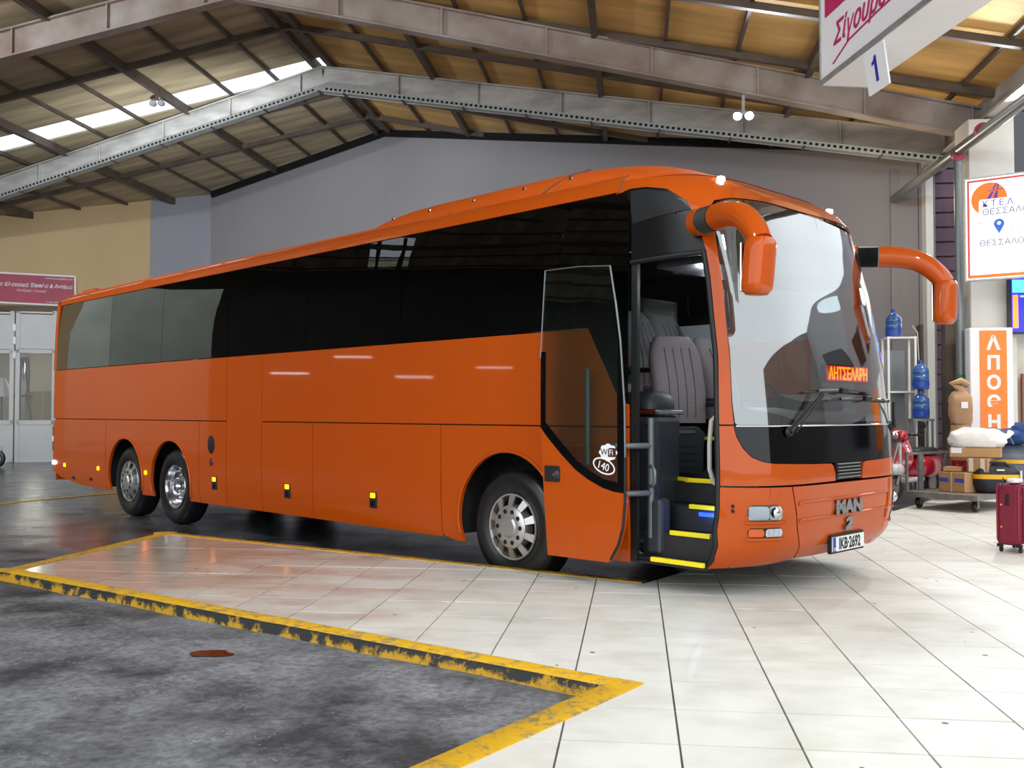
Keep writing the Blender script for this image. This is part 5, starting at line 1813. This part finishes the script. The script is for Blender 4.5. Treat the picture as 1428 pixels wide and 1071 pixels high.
text('\u03a3\u03af\u03b3\u03bf\u03c5\u03c1\u03bf\u03b9 \u03b3\u03b9\u03b1 \u03ba\u03ac\u03b8\u03b5', .21, 'magenta', Hp(.20, 4.165, -.004), hd, (0, 0, 1), hs, 'script_lettering', .002, .35, 'LEFT', .95, .002)
mb = MB(); mb.tube([Hp(.20, 4.04, -.004), Hp(.45, 4.12, -.004), Hp(.85, 4.15, -.004), Hp(1.9, 4.20, -.004)], .006, 5); mb.build('underline', 'magenta', hs)
text('\u2193', .2, 'numblue', Hp(1.62, 4.12, -.004), hd, (0, 0, 1), hs, 'arrow', .002)
for u in (.5, 2.6):
    mb = MB(); mb.tube([Hp(u, HT, .17), Hp(u, 7.05, .17)], .018, 8); mb.build('hanger_rod', 'steelrail', hs)
tg = thing('bay_number', 'small white bay number plate hanging under the sign box', 'number plate', tuple(Vector(hs.location) + hd * .66 + Vector((0, 0, HB))))
tl0, tr0 = Vector((0, 0, -.01)), hd * .27 + Vector((0, 0, -.01))
dn = (Vector((0, 0, -1)) + hn * .06 + hd * .14).normalized()
pts = [tl0, tr0, tr0 + dn * .30, tl0 + dn * .30]
mb = MB(); nrm_ = hd.cross(dn).normalized()
mb.v = [p + nrm_ * d for d in (-.006, .006) for p in pts]
mb.f = [(0, 1, 2, 3), (7, 6, 5, 4), (0, 4, 5, 1), (1, 5, 6, 2), (2, 6, 7, 3), (3, 7, 4, 0)]
mb.build('plate', 'signwhite', tg)
side = -1 if (nrm_.x > 0) else 1
one = [(-.012, 0), (.022, 0), (.022, .18), (-.004, .18), (-.016, .155), (-.045, .14), (-.045, .118), (-.012, .128)]
MB().prism(one, lambda a, b: tl0 + hd * (.135 + a) + dn * (.24 - b) + nrm_ * (.0075 * side), lambda a, b: tl0 + hd * (.135 + a) + dn * (.24 - b) + nrm_ * (.005 * side)).build('number', 'numblue', tg)

# floodlights you can see
for i, (p, t, e) in enumerate(FLOODS[:1]):
    fl = thing('twin_floodlight', 'lit twin floodlight hanging below the near rafter', 'lamp', (1.888, 17.25, 6.70))
    MB().box((0, 0, .16), (.05, .06, .34)).build('bracket', 'galv', fl)
    MB().box((0, 0, .02), (.26, .05, .04)).build('cross_arm', 'galv', fl)
    for dx in (-.10, .10):
        h = MB().lathe([(0, -.10), (.05, -.09), (.075, -.02), (.08, 0)], 18, 'y', (dx, -.02, -.03)).build('lamp_head', 'galv', fl, 40)
        MB().lathe([(0, .012), (.06, .008), (.072, 0)], 18, 'y', (dx, -.02, -.03)).build('lit_lens', 'whitelamp', h, 40)
fl2 = thing('twin_floodlight', 'unlit twin floodlight hung under the skylight strip', 'lamp', (0, 0, 0))
pl_ = on_plane(219, 140, (0, 21.0, 0), (0, 1, 0)); fl2.location = pl_
MB().box((0, 0, .16), (.05, .06, .22)).build('bracket', 'darksteel', fl2)
MB().box((0, 0, .02), (.26, .05, .04)).build('cross_arm', 'darksteel', fl2)
for dx in (-.10, .10):
    h = MB().lathe([(0, -.12), (.06, -.10), (.075, -.02), (.08, 0)], 16, 'y', (dx, -.02, -.06)).build('lamp_head', 'galv', fl2, 40)
    MB().lathe([(0, .008), (.07, 0)], 16, 'y', (dx, -.02, -.06)).build('lens', 'lens', h, 40)

# ------------------------------------------------------------------ luggage trolley and what it carries
TYW = math.atan2(-.72, .69)
TC = Vector((4.945, 15.09, 0))
def TW(u, v, z):
    q = Matrix.Rotation(TYW, 3, 'Z')
    return TC + q @ Vector((u, v, 0)) + Vector((0, 0, z))
tr = thing('luggage_trolley', 'flat steel luggage trolley on castors loaded with parcels', 'trolley', (TC.x, TC.y, PZ), TYW)
DZ = .24
MB().box((0, 0, DZ - .03), (1.06, 2.0, .05)).build('deck', 'wood', tr)
mb = MB()
for a, b in (((-.53, -1), (.53, -1)), ((.53, -1), (.53, 1)), ((.53, 1), (-.53, 1)), ((-.53, 1), (-.53, -1))):
    mb.bar((a[0], a[1], DZ - .03), (b[0], b[1], DZ - .03), .03, .07)
mb.build('deck_frame', 'trolley', tr)
for u, v, sw in ((-.42, -.80, 0), (.42, -.80, .5), (-.42, .8, 0), (.42, .8, 0)):
    c = MB(); c.box((u, v, DZ - .075), (.10, .10, .03)); c.bar((u - .035, v, DZ - .08), (u - .035, v, .06), .006, .06); c.bar((u + .035, v, DZ - .08), (u + .035, v, .06), .006, .06)
    co = c.build('castor', 'trolley', tr)
    w = MB(); w.lathe([(0, -.025), (.07, -.025), (.078, -.015), (.078, .015), (.07, .025), (0, .025)], 20, 'x', (u, v, .079)); w.build('castor_wheel', 'tyre', co, 40)
    w = MB(); w.lathe([(0, -.03), (.03, -.03), (.03, .03), (0, .03)], 14, 'x', (u, v, .079)); w.build('wheel_hub', 'galv', co, 40)
mb = MB()
for v, w in ((-.98, .04), (-.62, .12), (.05, .05), (.98, .04)):
    mb.box((-.50, v, DZ + .27), (.03, w, .56))
mb.box((-.50, 0, DZ + .54), (.035, 2.0, .035))
mb.build('end_rail', 'trolley', tr)
def carton(name, label, u, v, z, d, rz=0, m='cardboard', extra=None, cat='box'):
    p = TW(u, v, PZ + DZ + z)
    t = thing(name, label, cat, tuple(p), TYW + rz)
    b = MB().box((0, 0, d[2] / 2), d).build('carton', m, t, bevel=.006)
    MB().box((0, 0, d[2] + .001), (d[0] * .985, .05, .003)).build('tape_strip', 'tapewhite', t)
    return t
t = carton('parcel_box', 'brown parcel box with two blue tape strips, lowest on the trolley', -.03, -.40, 0, (.42, .36, .28), -.12)
for dx in (-.125, .125):
    MB().box((dx, -.182, .17), (.15, .003, .055)).build('blue_tape', 'bluetape', t)
MB().box((0, -.1825, .14), (.018, .003, .28)).build('cord', 'rope', t)
t = carton('parcel_box', 'small brown box with white tape between the two larger parcels', .24, -.30, .29, (.28, .26, .20), .1)
MB().box((-.09, -.132, .10), (.06, .003, .19)).build('white_tape', 'tapewhite', t)
MB().box((.07, -.132, .10), (.06, .003, .19)).build('white_tape', 'tapewhite', t)
t = carton('parcel_box', 'thin parcel lying between the small taped box and the trolley rail', -.13, -.36, .29, (.24, .3, .06), .3)
t = carton('parcel_box', 'flat brown carton with white paper label on top of the parcels', .12, -.22, .50, (.66, .40, .13), .42)
MB().box((-.22, -.10, .132), (.18, .2, .003)).build('paper_label', 'signwhite', t)
MB().box((-.24, -.202, .09), (.14, .003, .07)).build('paper_label', 'signwhite', t)
def sack(name, label, cat, u, v, z, dims, m, seed, rz=0, **k):
    t = thing(name, label, cat, tuple(TW(u, v, PZ + DZ + z)), TYW + rz)
    lump(*dims, seed=seed, **k).build('bag_body', m, t, 70)
    return t
t = sack('plastic_sack', 'lumpy white plastic sack lying on top of the flat carton', 'sack', .12, -.18, .636, (.37, .24, .155), 'sack', 3, .45, amp=.16, freq=2.6)
mb = MB(); mb.tube([(.33, .05, .14), (.40, .08, .16), (.43, .12, .22)], [.05, .03, .05], 8); mb.build('tied_neck', 'sack', t, 60)
t = sack('duffel_bag', 'black duffel bag with yellow band on the trolley deck', 'bag', .36, -.17, 0, (.30, .20, .24), 'duffel', 9, .75, amp=.10)
rg = []
for zz in (.20, .265):
    rg.append([(math.copysign(abs(math.cos(a)) ** .55, math.cos(a)) * .315, math.copysign(abs(math.sin(a)) ** .55, math.sin(a)) * .212, zz) for a in [2 * PI * k / 40 for k in range(40)]])
MB().loft(rg, True, False).build('yellow_band', 'yellowband', t, 60)
mb = MB(); mb.tube([(-.16, -.13, .36), (-.12, -.15, .43), (.1, -.15, .43), (.16, -.13, .36)], .016, 8); mb.build('carry_handle', 'duffel', t, 50)
MB().box((.02, -.218, .33), (.10, .01, .02)).build('maker_mark', 'signwhite', t)
mb = MB(); mb.box((.30, -.13, .25), (.02, .10, .14)); mb.build('luggage_tag', 'signwhite', t)
t = sack('tarp_bundle', 'large grey tarpaulin bundle with yellow strap at the trolley end', 'bundle', .10, .58, 0, (.46, .46, .385), 'tarp', 21, .4, amp=.12, freq=2.2, nu=36, nv=20)
rg = []
for zz in (.40, .455):
    rg.append([(math.copysign(abs(math.cos(a)) ** .55, math.cos(a)) * .475, math.copysign(abs(math.sin(a)) ** .55, math.sin(a)) * .475, zz) for a in [2 * PI * k / 40 for k in range(40)]])
MB().loft(rg, True, False).build('yellow_strap', 'yellowband', t, 60)
t = sack('holdall', 'blue holdall with grey handles on top of the tarpaulin bundle', 'bag', .06, .48, .672, (.44, .30, .13), 'bluebag', 31, .3, amp=.22, freq=2.4)
mb = MB(); mb.tube([(-.28, -.30, .12), (-.16, -.36, .22), (.05, -.37, .24), (.22, -.34, .16), (.28, -.32, .0)], .012, 6); mb.build('carry_strap', 'steelrail', t, 50)
mb = lump(.14, .12, .12, seed=4, amp=.3, c=(.36, .0, .10)); mb.build('side_pocket', 'bluebag', t, 60)
# suitcase
su = thing('suitcase', 'burgundy wheeled soft suitcase at the right edge', 'suitcase', (3.64, 10.23, PZ), math.atan2(.78, .62))
MB().box((.24, .0, .37), (.46, .24, .60)).build('case_body', 'burgundy', su, bevel=.05)
MB().box((.24, -.135, .31), (.38, .05, .42)).build('front_pocket', 'burgundy', su, bevel=.02)
MB().box((.24, -.133, .60), (.38, .045, .10)).build('upper_pocket', 'burgundy', su, bevel=.02)
mb = MB()
for yy in (-.10, .10):
    mb.tube([(.015, yy, .12), (.012, yy, .62), (.04, yy, .665), (.44, yy, .665)], .008, 6)
mb.build('piping', 'burgundy2', su, 50)
mb = MB(); mb.box((.008, .0, .52), (.02, .035, .11)); mb.build('side_handle', 'black', su, bevel=.008)
for z in (.25, .47):
    MB().lathe([(0, .008), (.008, .006), (.01, 0)], 10, 'x', (.010, .06, z), sgn=-1).build('rivet', 'yellowband', su, 40)
mb = MB(); mb.box((.24, .0, .69), (.24, .05, .03)); mb.tube([(.1, .05, .68), (.02, .04, .73), (-.03, .03, .70), (-.05, .02, .62)], .008, 6); mb.build('top_handle', 'black', su, bevel=.004)
mb = lump(.10, .06, .025, seed=8, amp=.2, c=(.16, -.02, .68)); mb.build('luggage_tag', 'signwhite', su, 60)
for x, y in ((.06, -.09), (.06, .09), (.42, -.09), (.42, .09)):
    w = MB(); w.box((x, y, .065), (.045, .05, .03)); w.lathe([(0, -.012), (.026, -.012), (.026, .012), (0, .012)], 14, 'y', (x, y - .01, .028)); w.build('castor', 'black', su)

# scooters
def scooter(name, label, loc, rz, m1, m2, basket=True):
    t = thing(name, label, 'scooter', loc, rz)                 # faces -x
    for x in (-.62, .62):
        w = MB().lathe([(.13, -.04), (.20, -.05), (.235, -.03), (.245, 0), (.235, .03), (.20, .05), (.13, .04)], 24, 'y', (x, 0, .245)).build('wheel', 'tyre', t, 50)
        MB().lathe([(0, -.03), (.13, -.035), (.135, .035), (0, .03)], 20, 'y', (x, 0, .245)).build('hub', 'galv', w, 40)
    mb = MB(); mb.tube([(-.62, .06, .26), (-.50, .06, .55), (-.40, .0, .95)], .03, 8); mb.tube([(-.62, -.06, .26), (-.50, -.06, .55), (-.40, 0, .95)], .03, 8); mb.build('fork', 'galv', t, 50)
    rg = []
    for i in range(9):
        q = i / 8
        z = .42 + .55 * q
        w_ = .10 + .10 * math.sin(PI * min(1, q * 1.15)) 
        x = -.60 + .19 * q
        rg.append([(x + (.05 if abs(s2) < .5 else .12) * abs(s2) + dx, s2 * w_, z) for dx in (0, .03) for s2 in ([-1, -.5, 0, .5, 1] if dx == 0 else [1, .5, 0, -.5, -1])])
    MB().loft(rg).build('front_shield', m1, t, 50)
    MB().box((-.16, 0, .33), (.62, .28, .08)).build('footboard', m2, t, bevel=.03)
    lump(.46, .17, .20, seed=2, amp=.03, c=(.42, 0, .36)).build('rear_body', m1, t, 60)
    lump(.17, .13, .10, seed=7, amp=.02, c=(-.60, 0, .42)).build('front_fender', m2, t, 60)
    lump(.40, .15, .07, seed=5, amp=.02, c=(.32, 0, .70)).build('seat', 'black', t, 60)
    mb = MB(); mb.tube([(-.30, -.33, 1.02), (-.40, -.12, 1.04), (-.40, .12, 1.04), (-.30, .33, 1.02)], .016, 8); mb.build('handlebar', 'black', t, 50)
    lump(.12, .14, .09, seed=6, amp=.02, c=(-.44, 0, .95)).build('headlamp_cowl', m1, t, 60)
    MB().lathe([(0, .03), (.05, .02), (.06, 0)], 16, 'x', (-.56, 0, 1.02), sgn=-1).build('headlamp', 'lens', t, 40)
    for s2 in (-1, 1):
        mb = MB()
        mb.tube([(-.36, s2 * .25, 1.03), (-.34, s2 * .32, 1.16)], .006, 6)
        mb.lathe([(0, .012), (.05, .008), (.055, 0)], 14, 'x', (-.34, s2 * .34, 1.18))
        mb.build('mirror', 'black', t, 40)
    return t
scooter('scooter', 'red and white motor scooter parked behind the luggage trolley', (4.33, 16.12, PZ), .85, 'scooter_red', 'scooter_white')
pz_ = at_y(-10, 640, 24.0)
scooter('scooter', 'white motor scooter at the left edge before the shop', (pz_.x - .62, 24.0, ground_z(pz_.x - .6, 24.0)), PI + .25, 'scooter_white', 'scooter_white')

# water rack by the back wall
rk = thing('water_rack', 'white metal water rack against the grey wall', 'rack', (4.50, 17.50, PZ))
mb = MB()
for x in (-.22, .22):
    for y in (-.2, .2):
        mb.bar((x, y, 0), (x, y, 2.66), .035, .035)
for z in (.30, 1.00, 1.72, 2.64):
    mb.box((0, 0, z), (.48, .44, .03))
mb.build('rack_frame', 'white', rk)
MB().box((-.05, .235, 1.3), (.40, .02, 2.3)).build('rack_back', 'steelrail', rk)
def jug(loc, label, empty=False):
    t = thing('water_jug', label, 'water jug', loc)
    MB().lathe([(0, 0), (.12, 0), (.135, .02), (.135, .12), (.128, .13), (.135, .14), (.135, .24), (.128, .25), (.135, .26), (.13, .33), (.07, .40), (.035, .42), (.035, .45), (0, .45)], 24, 'z').build('bottle', 'jug', t, 50)
    MB().lathe([(0, .485), (.036, .485), (.038, .44), (0, .44)], 16, 'z').build('cap', 'jugcap', t, 40)
    MB().lathe([(.1365, .05), (.1365, .13)], 24, 'z').build('label', 'jugcap', t, 60)
    return t
J = Vector((4.72, 17.02, 0))
bt = thing('jug_stand', 'grey stool stand carrying the stacked blue water jugs', 'stand', (J.x, J.y, PZ))
MB().box((0, 0, 1.25), (.34, .34, .04)).build('stand_top', 'steelrail', bt)
for x in (-.14, .14):
    for y in (-.14, .14):
        mb = MB(); mb.bar((x, y, 0), (x, y, 1.24), .03, .03); mb.build('leg', 'steelrail', bt)
jug((J.x, J.y, PZ + 1.27), 'blue water jug, lower of the two stacked on the grey stand')
jug((J.x, J.y, PZ + 1.27 + .486), 'blue water jug, upper of the two stacked on the grey stand')
jug((4.42, 17.50, PZ + 2.655), 'blue water jug standing on top of the white rack')
rp = thing('hanging_cord', 'white cord hanging above the stacked blue water jugs', 'cord', (J.x - .02, J.y, 0))
mb = MB(); mb.tube([(0, 0, 2.35), (-.01, 0, 2.6), (-.02, .0, 2.86), (-.02, .3, 3.0)], .008, 6); mb.build('cord', 'rope', rp)
po = thing('tall_board', 'dark narrow board standing upright behind the white water rack', 'board', (4.96, 17.9, PZ))
MB().box((0, 0, 1.45), (.05, .25, 2.9)).build('plank', 'darksteel', po)
# kraft sacks by the green banded pipe
kx = thing('kraft_stack', 'red drum with kraft wrapping beside the down pipe', 'drum', (5.13, 16.35, PZ))
MB().lathe([(0, 0), (.14, 0), (.14, .62), (0, .62)], 20, 'z').build('drum', 'scooter_red', kx, 40)
MB().lathe([(.145, .62), (.15, 1.0), (.14, 1.18), (0, 1.19)], 20, 'z').build('cardboard_roll', 'cardboard', kx, 40)
kk_ = thing('kraft_sack', 'brown kraft paper sack with white label on the red drum', 'sack', (5.13, 16.33, PZ + 1.19))
lump(.17, .13, .30, seed=12, amp=.1).build('sack_body', 'kraft', kk_, 60)
mb = MB(); mb.tube([(.02, 0, .50), (-.05, -.02, .58), (-.16, -.03, .64), (.0, -.03, .68), (.12, 0, .62)], [.09, .05, .03, .06, .05], 8); mb.build('rolled_neck', 'kraft', kk_, 60)
MB().box((.02, -.135, .30), (.10, .012, .10)).build('paper_label', 'signwhite', kk_)
# puddle on the near asphalt
pd = MB(); n = 26
pc_ = at_z(292, 911, ground_z(-2.9, 6.2) + .004)
pts = []
for i in range(n):
    a = 2 * PI * i / n
    r_ = 1 + .35 * mnoise.noise(Vector((math.cos(a) * 1.5, math.sin(a) * 1.5, 4)))
    pts.append((pc_.x + .125 * r_ * math.cos(a), pc_.y + .085 * r_ * math.sin(a)))
gz = ground_z(pc_.x, pc_.y) + .004
pd.prism(pts, lambda x, y: (x, y, gz + .001), lambda x, y: (x, y, gz - .006))
o = pd.build('puddle', 'puddle'); tag(o, 'small shallow puddle reflecting the orange coach on the near asphalt', 'puddle')
